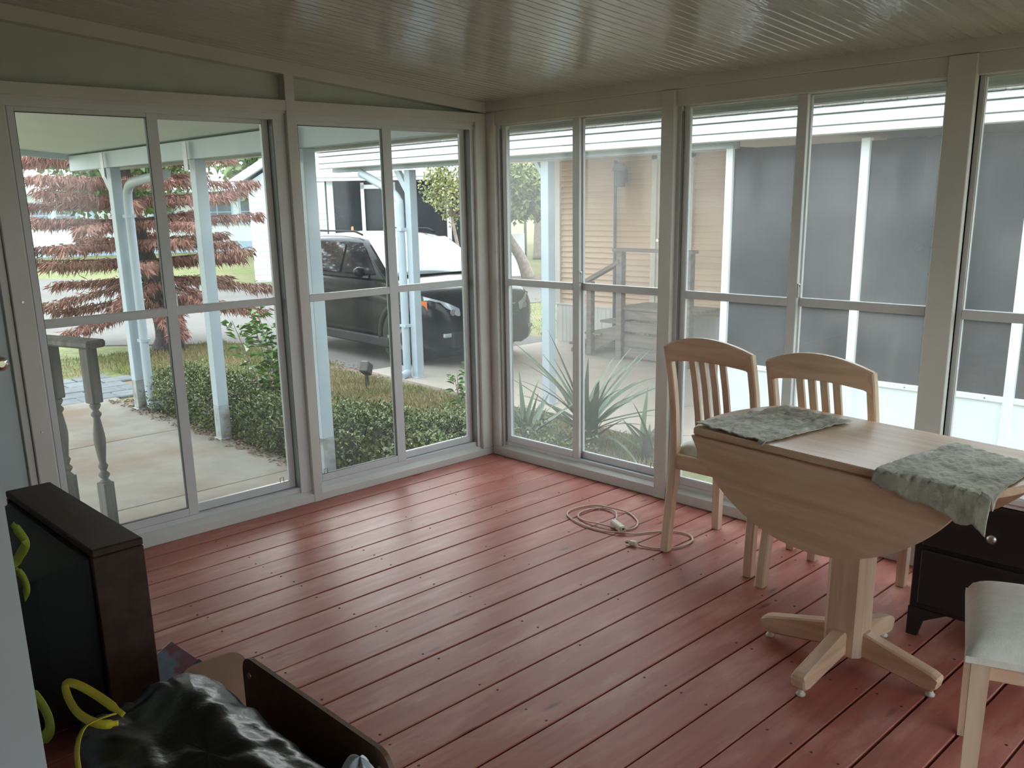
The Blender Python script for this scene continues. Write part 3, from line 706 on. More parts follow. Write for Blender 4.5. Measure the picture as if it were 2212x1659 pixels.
def blob_bag(name, label, c, r, top, seed, neck=True):
    t = thing(name, label, 'trash bag', c)
    def fn(a, b):
        th = 2*math.pi*a; ph = b
        zz = r[2]*ph
        prof = math.sin(math.pi*min(1, (.16+.80*ph)))**.55
        if ph > .80: prof *= 1-.80*((ph-.80)/.20)**1.3
        fold = 1+.10*mnoise.noise(Vector((math.cos(th)*2.2+seed, math.sin(th)*2.2, ph*2.5)))+.035*math.sin(th*11+ph*5+seed)*(.4+ph)+.025*math.sin(th*23+ph*9)*(ph)
        sq = 1.0/max(abs(math.cos(th)), abs(math.sin(th)))**.55
        return (r[0]*prof*fold*sq*math.cos(th), r[1]*prof*fold*sq*math.sin(th), zz+.02*mnoise.noise(Vector((th*2, ph*4, seed)))*(1 if ph > .1 else 0))
    mb = MB(); mb.grid(fn, 97, 40); mb.build('bag_film', 'bag_black', t)
    return t
bag = thing('trash_bag', 'shiny black trash bag with yellow drawstring slumped in the brown bin', 'trash bag', (-2.975, -2.345, .013))
def bagfn(a, b):
    th = 2*math.pi*a; hx, hy, hz = .175, .40, .415
    if b < .62: k = b/.62; rr = 1.0; z = hz*.86*k
    else: k = (b-.62)/.38; rr = math.cos(k*math.pi/2)**.75; z = hz*(.86+.14*math.sin(k*math.pi/2))
    e = 5.0; c_, s_ = math.cos(th), math.sin(th); q = (abs(c_)**e+abs(s_)**e)**(-1/e)
    fold = 1+.05*mnoise.noise(Vector((c_*2.5, s_*2.5, z*6)))*(1 if b > .05 else 0)+.022*math.sin(th*17+z*9)*min(1, z*4)+.012*math.sin(th*41+z*20)*min(1, z*4)
    x, y = hx*q*c_*rr*fold, hy*q*s_*rr*fold
    tp = .022*mnoise.noise(Vector((x*6, y*4, 3.0)))+.010*mnoise.noise(Vector((x*13, y*22, 7.0)))+.006*math.sin(x*55+6*mnoise.noise(Vector((x*5, y*4, 1.))))
    lobe = .050*math.exp(-((x-.10)**2/.006+(y-.27)**2/.03))
    return (x-.03*k*0, y, z+(tp+lobe)*(max(0, b-.5)/.5)**.7)
mb = MB(); mb.grid(bagfn, 161, 56); mb.build('bag_film', 'bag_black', bag)
def ribbon(P, w, up=(0, 0, 1), tw=0.0):
    P = spline(P, 6); mb = MB(); vs = []
    for i, p in enumerate(P):
        t = (P[min(i+1, len(P)-1)]-P[max(i-1, 0)]).normalized(); s = t.cross(Vector(up)).normalized()
        s = Matrix.Rotation(tw*i/len(P), 3, t) @ s
        q = w*(1 if 2 < i < len(P)-3 else .6)
        vs += [tuple(p+s*q/2), tuple(p-s*q/2)]
    n = len(P); mb.add(vs, [(2*i, 2*i+1, 2*i+3, 2*i+2) for i in range(n-1)], True)
    return mb
def band(name, m, parent, P, w, up=(0, 0, 1), tw=0.0):
    o = ribbon(P, w, up, tw).build(name, m, parent); so = o.modifiers.new('thickness', 'SOLIDIFY'); so.thickness = .0015; return o
bl = Vector(bag.location)
loc = lambda x, y, z: tuple(Vector((x, y, z))-bl)
band('drawstring', 'tie_yellow', bag, [loc(-3.055, -2.125, .455), loc(-3.07, -2.03, .465), loc(-3.09, -1.96, .475), loc(-3.105, -1.925, .470), loc(-3.115, -1.965, .455), loc(-3.118, -2.04, .448), loc(-3.10, -2.105, .445), loc(-3.07, -2.13,   .445)], .019, (-.6, -.5, .6), .3)
band('drawstring', 'tie_yellow', bag, [loc(-3.06, -2.09, .445), loc(-3.098, -2.094, .450), loc(-3.135, -2.105, .445), loc(-3.165, -2.15, .42), loc(-3.175, -2.20, .36)], .016, (-.2, .1, 1), .8)
# second bag beyond the jamb: lime strings showing at its edge
bag2 = blob_bag('trash_bag', 'black trash bag with lime ties standing against the back of the television', (-3.20, -1.22, .0), (.10, .15, .62), .5, 6.3)
b2 = Vector(bag2.location); l2 = lambda x, y, z: tuple(Vector((x, y, z))-b2)
band('tie', 'tie_lime', bag2, [l2(-3.025, -1.36, .690), l2(-3.015, -1.385, .665), l2(-3.01, -1.40, .64), l2(-3.02, -1.365, .60), l2(-3.03, -1.34, .575), l2(-3.08, -1.31, .55)], .030, (-1, -.6, .1), .2)
band('tie', 'tie_lime', bag2, [l2(-3.03, -1.34, .555), l2(-3.02, -1.36, .535), l2(-3.018, -1.37, .50), l2(-3.03, -1.33, .455), l2(-3.07, -1.30, .42)], .026, (-1, -.6, .1), .2)
band('tie', 'tie_lime', bag2, [l2(-3.15, -1.80, .425), l2(-3.14, -1.835, .400), l2(-3.135, -1.86, .370), l2(-3.14, -1.87, .34), l2(-3.16, -1.85, .31)], .030, (-1, -.6, .1), .2)
# glossy magazine, carton flap and white cloth among the clutter
mb = MB(); mb.box(-.085, .085, -.12, .12, 0, .012, c=.002)
mg = tag(mb.build('magazine', 'magazine', None, (-2.635, -1.40, .075), (0.5, -.25, .35)), 'glossy grey-blue magazine leaning by the television corner', 'magazine')
mb = MB(); mb.box(-.086, .086, -.02, .010, .0118, .0128); mb.build('cover_stripe', 'navy_strip', mg)
mb = MB()
p = [(-.10, 0), (.10, 0)]+[(.10-.05+.05*math.cos(a), .30-.05+.05*math.sin(a)) for a in np.linspace(0, math.pi/2, 6)]+[(-.10+.05+.05*math.cos(a), .30-.05+.05*math.sin(a)) for a in np.linspace(math.pi/2, math.pi, 6)]
mb.prism(p, 1, -.003, .003)
tag(mb.build('carton_flap', 'carton_brown', None, (-2.685, -1.775, .0), (-.12, 0, -.05)), 'loose brown cardboard flap with rounded corners behind the trash bag', 'cardboard')
def wc_(a, b):
    th = 2*math.pi*a; r_ = math.sin(math.pi*b*.5); return (.045*r_*math.cos(th)*(1+.1*math.sin(3*th)), .085*r_*math.sin(th), .14*math.cos(math.pi*b*.5)*(1+.06*math.sin(5*th)))
mb = MB(); mb.grid(wc_, 33, 12)
tag(mb.build('white_cloth', 'paper_white', None, (-2.750, -2.560, .265)), 'bunched white cloth poking out of the brown bin at the bottom edge', 'cloth')
# ================================================================== outdoors
ZG = -0.5
mat('lawn', (0.17, 0.19, 0.06), 0.9, var=0.35, vs_=9, col2=(0.24, 0.19, 0.10), mix=(0.47, 0.62), ms=0.55, bump=0.5, bs=60)
mat('soil', (0.24, 0.165, 0.115), 0.95, var=0.35, vs_=30, col2=(0.12, 0.09, 0.06), mix=(0.5, 0.6), ms=12, bump=0.6, bs=50)
mat('concrete', (0.26, 0.228, 0.185), 0.85, var=0.10, vs_=6, col2=(0.19, 0.128, 0.078), mix=(0.46, 0.70), ms=1.3, bump=0.15, bs=120)
mat('concrete_pale', (0.46, 0.385, 0.32), 0.85, var=0.08, vs_=5, col2=(0.45, 0.41, 0.36), mix=(0.5, 0.75), ms=0.9, bump=0.1, bs=120)
mat('asphalt', (0.165, 0.150, 0.135), 0.9, var=0.12, vs_=30, col2=(0.14, 0.126, 0.112), mix=(0.45, 0.7), ms=0.8, bump=0.3, bs=200)
mat('paver', (0.17, 0.18, 0.185), 0.85, var=0.15, vs_=10, rnd=0.12)
mat('post_white', (0.42, 0.49, 0.54), 0.5, var=0.05, vs_=4, col2=(0.5, 0.48, 0.44), mix=(0.66, 0.8), ms=3)
mat('post_stain', (0.34, 0.36, 0.36), 0.7, var=0.2, vs_=9, col2=(0.20, 0.17, 0.13), mix=(0.5, 0.7), ms=8)
mat('soffit', (0.64, 0.67, 0.68), 0.55, var=0.04, vs_=2)
mat('soffit_shade', (0.16, 0.18, 0.16), 0.7)  # dark base colour paints in the shade under the eave
mat('fascia_white', (0.80, 0.82, 0.83), 0.4, var=0.03)
mat('shingle', (0.24, 0.225, 0.21), 0.9, var=0.25, vs_=60, rnd=0.18, bump=0.4, bs=200)
mat('siding_tan', (0.80, 0.58, 0.41), 0.55, var=0.04, vs_=2)
mat('skirting', (0.86, 0.85, 0.82), 0.5, var=0.05)
mat('trim_cream', (0.85, 0.78, 0.67), 0.5, var=0.04)
wood('weathered', (0.20, 0.165, 0.145), (0.33, 0.27, 0.24), rough=0.75, axis=1, grain=20, spec=0.3)
wood('spindle_grey', (0.13, 0.12, 0.105), (0.24, 0.225, 0.20), rough=0.65, axis=2, grain=26, spec=0.3)
mat('screen_frame', (0.80, 0.82, 0.83), 0.4, var=0.03)
mat('knee_panel', (0.78, 0.83, 0.87), 0.45, var=0.06, vs_=2.5)
mat('porch_wall', (0.20, 0.20, 0.20), 0.7, var=0.1)
mat('wicker', (0.05, 0.05, 0.055), 0.6, var=0.2)
film('screen_mesh', 0.50, tint=(0.55, 0.57, 0.60), hcol=(0.10, 0.11, 0.13))
mat('car_black', (0.012, 0.012, 0.014), 0.22, var=0.05, coat=0.12, spec=0.22)
mat('car_glass', (0.012, 0.016, 0.018), 0.04, var=0.05, spec=1.0, coat=0.6)
mat('windshield_sky_sheen', (0.22, 0.27, 0.29), 0.05, var=0.08, spec=1.0, coat=1.0)  # pale base colour stands in for the bright sky reflected in the glass
mat('tyre', (0.018, 0.018, 0.018), 0.8)
mat('alloy', (0.45, 0.46, 0.48), 0.3, metal=0.9, var=0.05)
mat('lamp_lens', (0.36, 0.40, 0.43), 0.1, var=0.1, coat=1.0)
mat('amber', (0.65, 0.14, 0.03), 0.2, var=0.05, coat=0.5)
mat('hedge_leaf', (0.10, 0.135, 0.035), 0.38, var=0.45, vs_=14, col2=(0.24, 0.26, 0.09), mix=(0.5, 0.62), ms=6, spec=0.5)
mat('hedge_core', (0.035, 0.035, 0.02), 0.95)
mat('litter', (0.26, 0.17, 0.11), 0.8, var=0.4, vs_=20)
mat('grass_blade', (0.23, 0.26, 0.075), 0.7, var=0.35, vs_=3, col2=(0.42, 0.34, 0.18), mix=(0.38, 0.58), ms=1.2)
mat('bark_dark', (0.055, 0.048, 0.045), 0.9, var=0.4, vs_=20, bump=0.6, bs=25)
mat('dead_needle', (0.26, 0.115, 0.085), 0.8, var=0.35, vs_=8, col2=(0.34, 0.20, 0.14), mix=(0.52, 0.66), ms=5)
mat('shrub_leaf', (0.15, 0.27, 0.055), 0.45, var=0.3, vs_=7)
mat('blade_green', (0.085, 0.13, 0.065), 0.4, var=0.3, vs_=9)
mat('tree_leaf', (0.15, 0.19, 0.06), 0.6, var=0.35, vs_=2.5)
mat('tree_leaf_far', (0.12, 0.17, 0.06), 0.7, var=0.35, vs_=0.8)
mat('bark', (0.28, 0.22, 0.19), 0.9, var=0.25, vs_=12)
mat('far_white', (0.74, 0.78, 0.80), 0.5, var=0.03)
mat('far_blue', (0.42, 0.55, 0.68), 0.5, var=0.06)
mat('far_roof', (0.66, 0.70, 0.74), 0.5, var=0.05)
mat('far_glass', (0.12, 0.15, 0.18), 0.1, var=0.1, spec=0.8)
mat('far_dark', (0.13, 0.135, 0.14), 0.7, var=0.1)
mat('rust_board', (0.50, 0.22, 0.10), 0.6, var=0.1)
mat('lamp_orange', (0.9, 0.4, 0.15), 0.5, emit=(1.0, 0.35, 0.10), es=4.0)
mat('gutter_grey', (0.55, 0.56, 0.56), 0.4, var=0.04)
mat('spot_bronze', (0.10, 0.09, 0.085), 0.5, metal=0.3)

def slab(name, m, pts, z1, z0=-.62, parent=None):
    mb = MB(); mb.prism(pts, 2, z0, z1); return mb.build(name, m, parent)
mb = MB(); mb.box(-90, 130, -60, 150, -.9, -.535); struct(mb.build('ground', 'lawn'), 'patchy green lawn')
struct(slab('road', 'asphalt', [(-14, 24), (.7, 11.0), (3.0, 8.6), (2.75, 5.25), (6.2, 5.2), (6.6, 9.5), (10.5, 9.0), (40, -6), (60, -2), (13.6, 13.5), (8.9, 17.6), (5.2, 26), (-6, 52), (-20, 60)], -.518), 'pale asphalt street and parking apron')
struct(slab('driveway', 'concrete_pale', [(2.75, 5.25), (2.45, .9), (2.30, -6), (6.15, -6), (6.15, 5.2)], -.500), 'pale concrete driveway under the neighbour carport')
wk = struct(empty('walkway'), 'stained concrete walkway beside the hedge')
for ya, yb in ((.10, 2.145), (2.155, 4.10), (4.11, 6.05)):
    mb = MB(); mb.box(-4.6, -.03, ya, yb, -.62, -.5, c=.006); mb.build('slab', 'concrete', wk)
pv = struct(empty('paver_path'), 'grey stone pavers past the walkway')
for i in range(6):
    for j in range(5):
        mb = MB(); mb.box(0, .38, 0, .30, -.6, -.507+random.uniform(-.004, .004), c=.012)
        mb.build('paver', 'paver', pv, (-1.95+.40*i+random.uniform(-.02, .02)+(.2 if j % 2 else 0), 6.09+.325*j, 0), (0, 0, random.uniform(-.04, .04)))
struct(slab('soil_bed', 'soil', [(-.03, .1), (2.4, .1), (2.5, 1.6), (1.6, 2.0), (1.2, 3.0), (.9, 5.9), (-.03, 5.9)], -.525), 'brown leaf-strewn soil under the hedge')
struct(slab('soil_strip', 'soil', [(2.1, 4.6), (2.75, 4.9), (3.0, 6.6), (2.2, 6.8)], -.524), 'dry brown soil beside the parked car')
struct(slab('soil_patch', 'soil', [(11.8, 12.0), (14.5, 11.2), (16.5, 13.0), (14.6, 14.6), (12.4, 14.2)], -.512), 'bare soil around the leaning tree')

# ---- our own porch beyond the glass: soffit, beam, posts, downspout, hand rail
mb = MB(); mb.prism([(.02, zc(.02)+.006), (-5.0, zc(-5.0)+.006), (-5.0, zc(-5.0)+.028), (.02, zc(.02)+.028)], 1, .10, 6.36)
struct(mb.build('porch_soffit', 'soffit'), 'smooth grey-white soffit over the walkway')
mb = MB(); mb.box(-.115, -.02, .10, 6.30, 1.893, 2.045, c=.004); struct(mb.build('porch_beam', 'post_white'), 'white beam carried by the walkway posts')
mb = MB(); mb.prism([(-5.0, zc(-5.0)-.05), (-.02, zc(-.02)-.05), (-.02, zc(-.02)+.01), (-5.0, zc(-5.0)+.01)], 1, 6.30, 6.37); struct(mb.build('porch_end_beam', 'post_white'))
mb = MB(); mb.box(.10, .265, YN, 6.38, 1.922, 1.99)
struct(mb.build('eave_soffit', 'soffit_shade'), 'soffit outside the right windows, its shade painted in dark')
mb = MB(); mb.prism([(.262, 1.904), (.345, 1.904), (.368, 1.985), (.362, 1.985), (.340, 1.910), (.268, 1.910), (.268, 2.01), (.262, 2.01)], 1, YN, 6.38)
tag(mb.build('rain_gutter', 'gutter_grey'), 'grey rain gutter along the eave just outside the right windows', 'gutter')
def ppost(y, label, z0=ZG, x=-.068, w=.05):
    t = thing('porch_post', label, 'post', (x, y, 0), 0, 'white posts along the walkway')
    mb = MB(); mb.box(-w, w, -w, w, -.20, 1.893, c=.004); mb.build('shaft', 'post_white', t)
    mb = MB(); mb.box(-w-.001, w+.001, -w-.001, w+.001, z0, -.20, c=.004); mb.build('stained_foot', 'post_stain', t)
    mb = MB(); mb.box(-w-.012, w+.002, -w-.012, w+.012, z0-.01, z0+.012); mb.build('base_plate', 'gutter_grey', t)
    mb = MB(); mb.box(-w-.052, -w-.046, -.035, .035, 1.80, 2.03); mb.build('strap', 'gutter_grey', t)
    return t
pA = ppost(5.27, 'white porch post with corner brace beside the downspout')
mb = MB(); mb.prism([(.045, 1.62), (.30, 1.893), (.21, 1.893), (.045, 1.72)], 0, -.03, .03); mb.build('brace', 'post_white', pA)
ppost(3.47, 'bare white porch post at the middle of the hedge')
ppost(1.80, 'white porch post half hidden by the sash nearest the corner')
dsp = thing('downspout', 'white downspout pipe curving from the beam down the corner post', 'downspout', (0, 0, 0))
P = [(-.02, 4.2, 1.80), (-.02, 4.75, 1.765), (-.02, 4.98, 1.74), (-.02, 5.08, 1.69), (-.02, 5.12, 1.58), (-.02, 5.125, 1.2), (-.02, 5.13, .4), (-.02, 5.13, -.40), (.02, 5.12, -.46), (.12, 5.10, -.475)]
mb = MB(); mb.tube(spline(P, 5), .044, 10); mb.build('pipe', 'post_white', dsp)
for z in (1.42, .2):
    mb = MB(); mb.box(-.068, .028, 5.08, 5.18, z, z+.03); mb.build('clip', 'post_white', dsp)

hr = thing('hand_rail', 'grey wooden stair rail with turned spindles outside the entry door', 'railing', (-2.175, .40, 0), .32)
mb = MB(); mb.box(-.052, .052, -.07, 2.2, .888, .925, c=.010); mb.build('rail', 'spindle_grey', hr)
mb = MB(); mb.box(-.032, .032, -.03, 2.2, -.02, .02, c=.004); mb.build('bottom_rail', 'spindle_grey', hr)
def spindle(y):
    mb = MB(); w = .029
    mb.box(-w, w, -w, w, .625, .888, c=.004); mb.box(-w, w, -w, w, -.50 if y < .1 or y > 2.0 else -.02, .235, c=.004)
    prof = [(.027, .235), (.022, .243), (.014, .250), (.026, .268), (.026, .276), (.013, .290), (.017, .300), (.024, .315), (.016, .330), (.018, .350), (.026, .415), (.028, .445), (.026, .475), (.018, .53), (.015, .552), (.024, .566), (.024, .574), (.013, .588), (.024, .606), (.026, .614), (.020, .625)]
    mb.lathe(prof, 14); mb.build('spindle', 'spindle_grey', hr, (0, y, 0))
for y in (0, .27, .54, .81, 1.08, 1.35, 1.62, 2.1): spindle(y)

# ---- neighbour: carport roof, posts, tan house, steps, screened porch
nr = struct(empty('neighbour_roof'), 'white ribbed fascia and shingle roof of the neighbouring home')
for i, (za, zb, xx) in enumerate(((1.930, 1.983, 2.66), (1.990, 2.060, 2.645), (2.068, 2.110, 2.62))):
    mb = MB(); mb.box(xx, xx+.05, -7, 5.95, za, zb, c=.003); mb.build('fascia_strip', 'fascia_white', nr)
mb = MB(); mb.box(2.69, 2.72, -7, 5.95, 1.925, 2.10); mb.box(2.7, 6.1, -7, 5.95, 2.04, 2.07); mb.build('ceiling_pan', 'fascia_white', nr)
mb = MB(); mb.box(2.85, 2.95, .2, 5.9, 1.885, 1.985); mb.build('beam', 'post_white', nr)
mb = MB(); mb.prism([(2.62, 2.105), (6.6, 3.15), (6.6, 2.95), (2.72, 2.08)], 1, -7, 5.95); mb.build('deck', 'shingle', nr)
mb = MB(); mb.box(0, .17, -.145, .145, 0, .012, c=.002); sh = mb.mesh('shingle', 'shingle')
sa = math.atan2(3.20-2.155, 6.6-2.62)
for r in range(5):
    y = -3.2+(.15 if r % 2 else 0)
    while y < 5.9:
        link('shingle', sh, nr, (2.60+r*.135, y, 2.110+r*.135*math.tan(sa)+.002), (0, -sa+.05, 0)); y += .298
def npost(y, label, x=2.9, w=.05):
    t = thing('carport_post', label, 'post', (x, y, 0), 0, 'white posts under the neighbour roof')
    mb = MB(); mb.box(-w, w, -w, w, ZG, 1.87, c=.004); mb.build('shaft', 'post_white', t)
    for s, k_ in (((1, 1.0),) if y > 3 else ((1, .55),)):
        mb = MB(); mb.prism([(s*.045, 1.87-.29*k_), (s*(.045+.225*k_), 1.87), (s*(.045+.135*k_), 1.87), (s*.045, 1.87-.18*k_)], 0, -.025, .025); mb.build('brace', 'post_white', t)
    mb = MB(); mb.box(-w-.02, w+.02, -w-.02, w+.02, ZG, ZG+.012); mb.build('base_plate', 'gutter_grey', t)
    return t
npost(4.42, 'white carport post with downspout in front of the parked car')
npost(2.28, 'white carport post standing before the tan siding')
dn = thing('downspout', 'white downspout bending down beside the carport post by the car', 'downspout', (0, 0, 0))
P = [(2.78, 5.2, 1.86), (2.80, 4.9, 1.74), (2.81, 4.66, 1.64), (2.815, 4.545, 1.54), (2.815, 4.525, 1.4), (2.815, 4.52, .4), (2.815, 4.52, -.36), (2.80, 4.50, -.44), (2.70, 4.48, -.47)]
mb = MB(); mb.tube(spline(P, 5), .046, 10); mb.build('pipe', 'post_white', dn)
for z in (1.2, .1):
    mb = MB(); mb.box(2.77, 2.86, 4.46, 4.57, z, z+.03); mb.build('clip', 'post_white', dn)
nh = thing('neighbour_house', 'tan clapboard mobile home behind the carport', 'building', (0, 0, 0))
mb = MB(); mb.box(6.12, 10.0, -6, 5.13, -.5, 2.5); mb.build('core', 'siding_tan', nh)
mb = MB(); mb.prism([(6.085, .0), (6.085, .008), (6.118, .078), (6.118, .0)], 1, -6, 5.15); sm_ = mb.mesh('siding_board', 'siding_tan')
for i in range(28): link('siding_board', sm_, nh, (0, 0, .05+.0745*i))
mb = MB()
for y in np.arange(-6, 5.1, .075): mb.box(6.067, 6.075, y, y+.045, -.5, .04)
mb.box(6.072, 6.12, -6, 5.14, -.5, .035); mb.box(6.05, 6.12, -6, 5.15, .035, .055)
mb.build('skirting', 'skirting', nh)
mb = MB(); mb.box(6.06, 6.12, 5.06, 5.16, .05, 2.1); mb.build('corner_board', 'trim_cream', nh)
mb = MB(); mb.box(6.05, 6.12, 3.36, 3.44, .14, 2.06); mb.box(6.05, 6.12, 2.80, 2.88, .14, 2.06); mb.box(6.05, 6.12, 2.80, 3.44, 1.99, 2.06); mb.box(6.04, 6.12, 2.80, 3.44, .10, .16)
dr = mb.build('door_frame', 'trim_cream', nh)
mb = MB(); mb.box(6.075, 6.10, 2.88, 3.36, .16, 1.99, c=.004); d_ = mb.build('door', 'trim_cream', nh)
mb = MB(); mb.lathe([(.02, 0), (.01, .02), (.025, .05), (.02, .065)], 12, Matrix.Translation((6.075, 3.30, .98)) @ Matrix.Rotation(-math.pi/2, 4, 'Y')); mb.build('knob', 'chrome', d_)
mb = MB(); mb.tube([(6.03, 4.02, -.4), (6.03, 4.02, 2.0)], .022, 8); mb.build('conduit', 'porch_wall', nh)
wl_ = thing('wall_lantern', 'small dark wall lantern mounted on the tan siding', 'lantern', (6.07, 3.90, 1.80))
mb = MB(); mb.box(-.03, .0, -.05, .05, -.08, .08, c=.006); mb.build('back_plate', 'porch_wall', wl_)
mb = MB(); mb.box(-.16, -.05, -.06, .06, -.14, .06, c=.01); mb.build('glass', 'far_dark', wl_)
mb = MB(); mb.prism([(-.18, .06), (-.03, .06), (-.105, .16)], 1, -.075, .075); mb.build('cap', 'porch_wall', wl_)

st = thing('entry_steps', 'weathered wooden steps and landing with rail at the tan house door', 'steps', (0, 0, 0))
for i in range(6):
    mb = MB(); mb.box(5.40+.105*i, 5.50+.105*i, 2.30, 3.46, .14, .175, c=.004); mb.build('deck_board', 'weathered', st)
for za, zb in ((.02, .135), (-.14, -.01), (-.32, -.17), (-.47, -.34)):
    mb = MB(); mb.box(5.43, 5.46, 2.32, 3.44, za, zb, c=.003); mb.build('skirt_board', 'weathered', st)
for i, (y, z) in enumerate(((3.46, -.02), (3.73, -.20), (4.0, -.36))):
    mb = MB(); mb.box(5.40, 6.04, y, y+.28, z-.03, z, c=.004); mb.build('tread', 'weathered', st)
mb = MB(); mb.prism([(3.46, -.05), (4.28, -.45), (4.28, -.5), (4.0, -.5), (3.46, -.24)], 0, 5.44, 5.475); mb.build('stringer', 'weathered', st)
for y, zt, hw in ((3.40, .87, .045), (2.36, .87, .045), (3.90, .47, .04)):
    mb = MB(); mb.box(5.36, 5.36+2*hw, y-hw, y+hw, -.5, zt, c=.004); mb.build('rail_post', 'weathered', st)
mb = MB(); mb.box(5.34, 5.47, 2.28, 3.50, .87, .905, c=.006); mb.build('top_rail', 'weathered', st)
mb = MB(); mb.prism([(3.40, .72), (3.98, .44), (3.98, .49), (3.40, .77)], 0, 5.35, 5.46); mb.build('sloping_rail', 'weathered', st)

sp = thing('screened_porch', 'white-framed screened porch of the neighbouring home', 'porch', (0, 0, 0))
ys = [.245, -.875, -1.995, -3.115, -4.235]
for y in ys:
    mb = MB(); mb.box(2.87, 2.93, y-.032, y+.032, -.5, 1.90, c=.003); mb.build('post', 'screen_frame', sp)
for a, b in zip(ys[:-1], ys[1:]):
    mb = MB(); mb.box(2.88, 2.92, b+.032, a-.032, .125, .165, c=.003); r_ = mb.build('knee_rail', 'screen_frame', sp)
    for y in np.linspace(b+.15, a-.15, 4):
        mb = MB(); mb.lathe([(.007, 0), (.005, .004)], 8, Matrix.Translation((2.88, y, .145)) @ Matrix.Rotation(-math.pi/2, 4, 'Y')); mb.build('screw', 'steel', r_)
    mb = MB(); mb.box(2.892, 2.908, b+.032, a-.032, -.48, .125); mb.build('knee_panel', 'knee_panel', sp)
    mb = MB(); mb.box(2.899, 2.9005, b+.032, a-.032, .165, 1.88); mb.build('screen', 'screen_mesh', sp)
mb = MB(); mb.box(2.95, 6.05, .235, .245, .15, 1.9); mb.build('side_screen', 'screen_mesh', sp)
mb = MB(); mb.box(2.95, 6.05, .22, .26, -.5, .15); mb.build('side_knee_panel', 'knee_panel', sp)
mb = MB(); mb.box(2.93, 6.05, -5, .22, -.50, -.44); mb.build('porch_floor', 'porch_wall', sp)
mb = MB(); mb.box(5.6, 5.66, -5, .2, -.44, 2.1); 
for y in np.arange(-5, .2, .2): mb.box(5.585, 5.602, y, y+.02, -.44, 2.1)
mb.build('inner_wall', 'porch_wall', sp)
# seating that shows dimly through the screens
wcx = thing('wicker_chair', 'dark round-backed wicker chair behind the porch screen at the far right', 'chair', (3.75, -1.75, -.44), -2.2)
def arcp(r, z, a0, a1, n=14): return [(r*math.cos(a), r*math.sin(a), z) for a in np.linspace(a0, a1, n)]
for z in (.40, .60, .66, .72): mb = MB(); mb.tube(arcp(.36, z, -1.9, 1.9), .028, 6); mb.build('back_hoop', 'wicker', wcx, rot=(0, 0, math.pi))
for a in np.linspace(-1.9, 1.9, 16): mb = MB(); mb.box(-.012, .012, -.03, .03, .30, .72, M=Matrix.Rotation(a+math.pi, 4, 'Z') @ Matrix.Translation((.36, 0, 0))); mb.build('back_slat', 'wicker', wcx)
mb = MB(); mb.lathe([(.30, .34), (.36, .36), (.36, .42), (.30, .46)], 20); mb.build('seat', 'wicker', wcx)
for a in (.7, 2.3, 3.9, 5.5): mb = MB(); mb.tube([(.28*math.cos(a), .28*math.sin(a), 0), (.26*math.cos(a), .26*math.sin(a), .36)], .025, 6); mb.build('leg', 'wicker', wcx)
ptb = thing('porch_table', 'low dark table with clutter behind the porch screen', 'table', (4.1, -.95, -.44))
mb = MB(); mb.box(-.35, .35, -.5, .5, .42, .47, c=.008); mb.build('table_top', 'wicker', ptb)
for sx in (-.3, .3):
    for sy in (-.44, .44): mb = MB(); mb.box(sx-.025, sx+.025, sy-.025, sy+.025, 0, .42); mb.build('leg', 'wicker', ptb)
mb = MB(); mb.lathe([(.10, 0), (.13, .10), (.12, .22), (.14, .23)], 14); tag(mb.build('plant_pot', 'wicker', None, (4.0, -.75, .03)), 'dark pot standing on the low porch table', 'pot')
mb = MB(); mb.lathe([(.07, 0), (.08, .14), (.09, .15)], 12); tag(mb.build('small_bucket', 'porch_wall', None, (4.1, -1.15, .03)), 'small grey bucket on the low porch table', 'bucket')
rmp = thing('lounge_chair', 'grey reclining lounge chair behind the first porch screens', 'chair', (4.95, -.05, -.44))
mb = MB(); mb.prism([(-.75, .30), (.05, .36), (.10, .42), (-.75, .36)], 0, -.30, .30); mb.build('seat', 'wicker', rmp)
mb = MB(); mb.prism([(-.75, .33), (-1.15, .90), (-1.20, .87), (-.80, .29)], 0, -.30, .30); mb.build('backrest', 'wicker', rmp)
for x in (-.27, .27):
    for y in (-.7, 0): mb = MB(); mb.box(x-.02, x+.02, y-.02, y+.02, 0, .34); mb.build('leg', 'wicker', rmp)

# ---- black SUV
car = thing('suv', 'shiny black SUV parked beyond the hedge under the carport', 'car', (4.10, 4.42, ZG), -.06)
car.scale = (1, .90, 1)
def loft(secs, closed_ends=True):
    n = len(secs[0]); vs = [p for s in secs for p in s]
    fs = [(i*n+k, (i+1)*n+k, (i+1)*n+k+1, i*n+k+1) for i in range(len(secs)-1) for k in range(n-1)]
    mb = MB(); mb.add(vs, fs, True)
    if closed_ends: mb.f.append(tuple(range(n))); mb.smooth.append(False); mb.f.append(tuple(range((len(secs)-1)*n+n-1, (len(secs)-1)*n-1, -1))); mb.smooth.append(False)
    return mb
stn = [(0.00, .50, .24, .62), (.04, .66, .22, .74), (.14, .78, .21, .84), (.32, .855, .21, .92), (.60, .885, .21, .975), (1.0, .895, .21, 1.03), (1.35, .90, .22, 1.075), (2.0, .905, .22, 1.085), (3.0, .905, .22, 1.10), (3.8, .90, .23, 1.11), (4.2, .87, .27, 1.10), (4.42, .80, .30, 1.06), (4.48, .70, .36, .98)]
secs = []
for s, w, zb, zt in stn:
    crown = .05 if s < 1.3 else .0
    h = zt-zb; half = [(w*.80, zb), (w*.96, zb+.05), (w*1.0, zb+.22*h), (w*.985, zb+.45*h), (w*1.0, zb+.62*h), (w*.985, zb+.80*h), (w*.94, zb+.94*h), (w*.86, zt), (w*.45, zt+crown*.8), (0, zt+crown)]
    ring = [(x, s, z) for x, z in half]+[(-x, s, z) for x, z in half[::-1][1:]]
    secs.append(ring)
loft(secs).build('body', 'car_black', car)
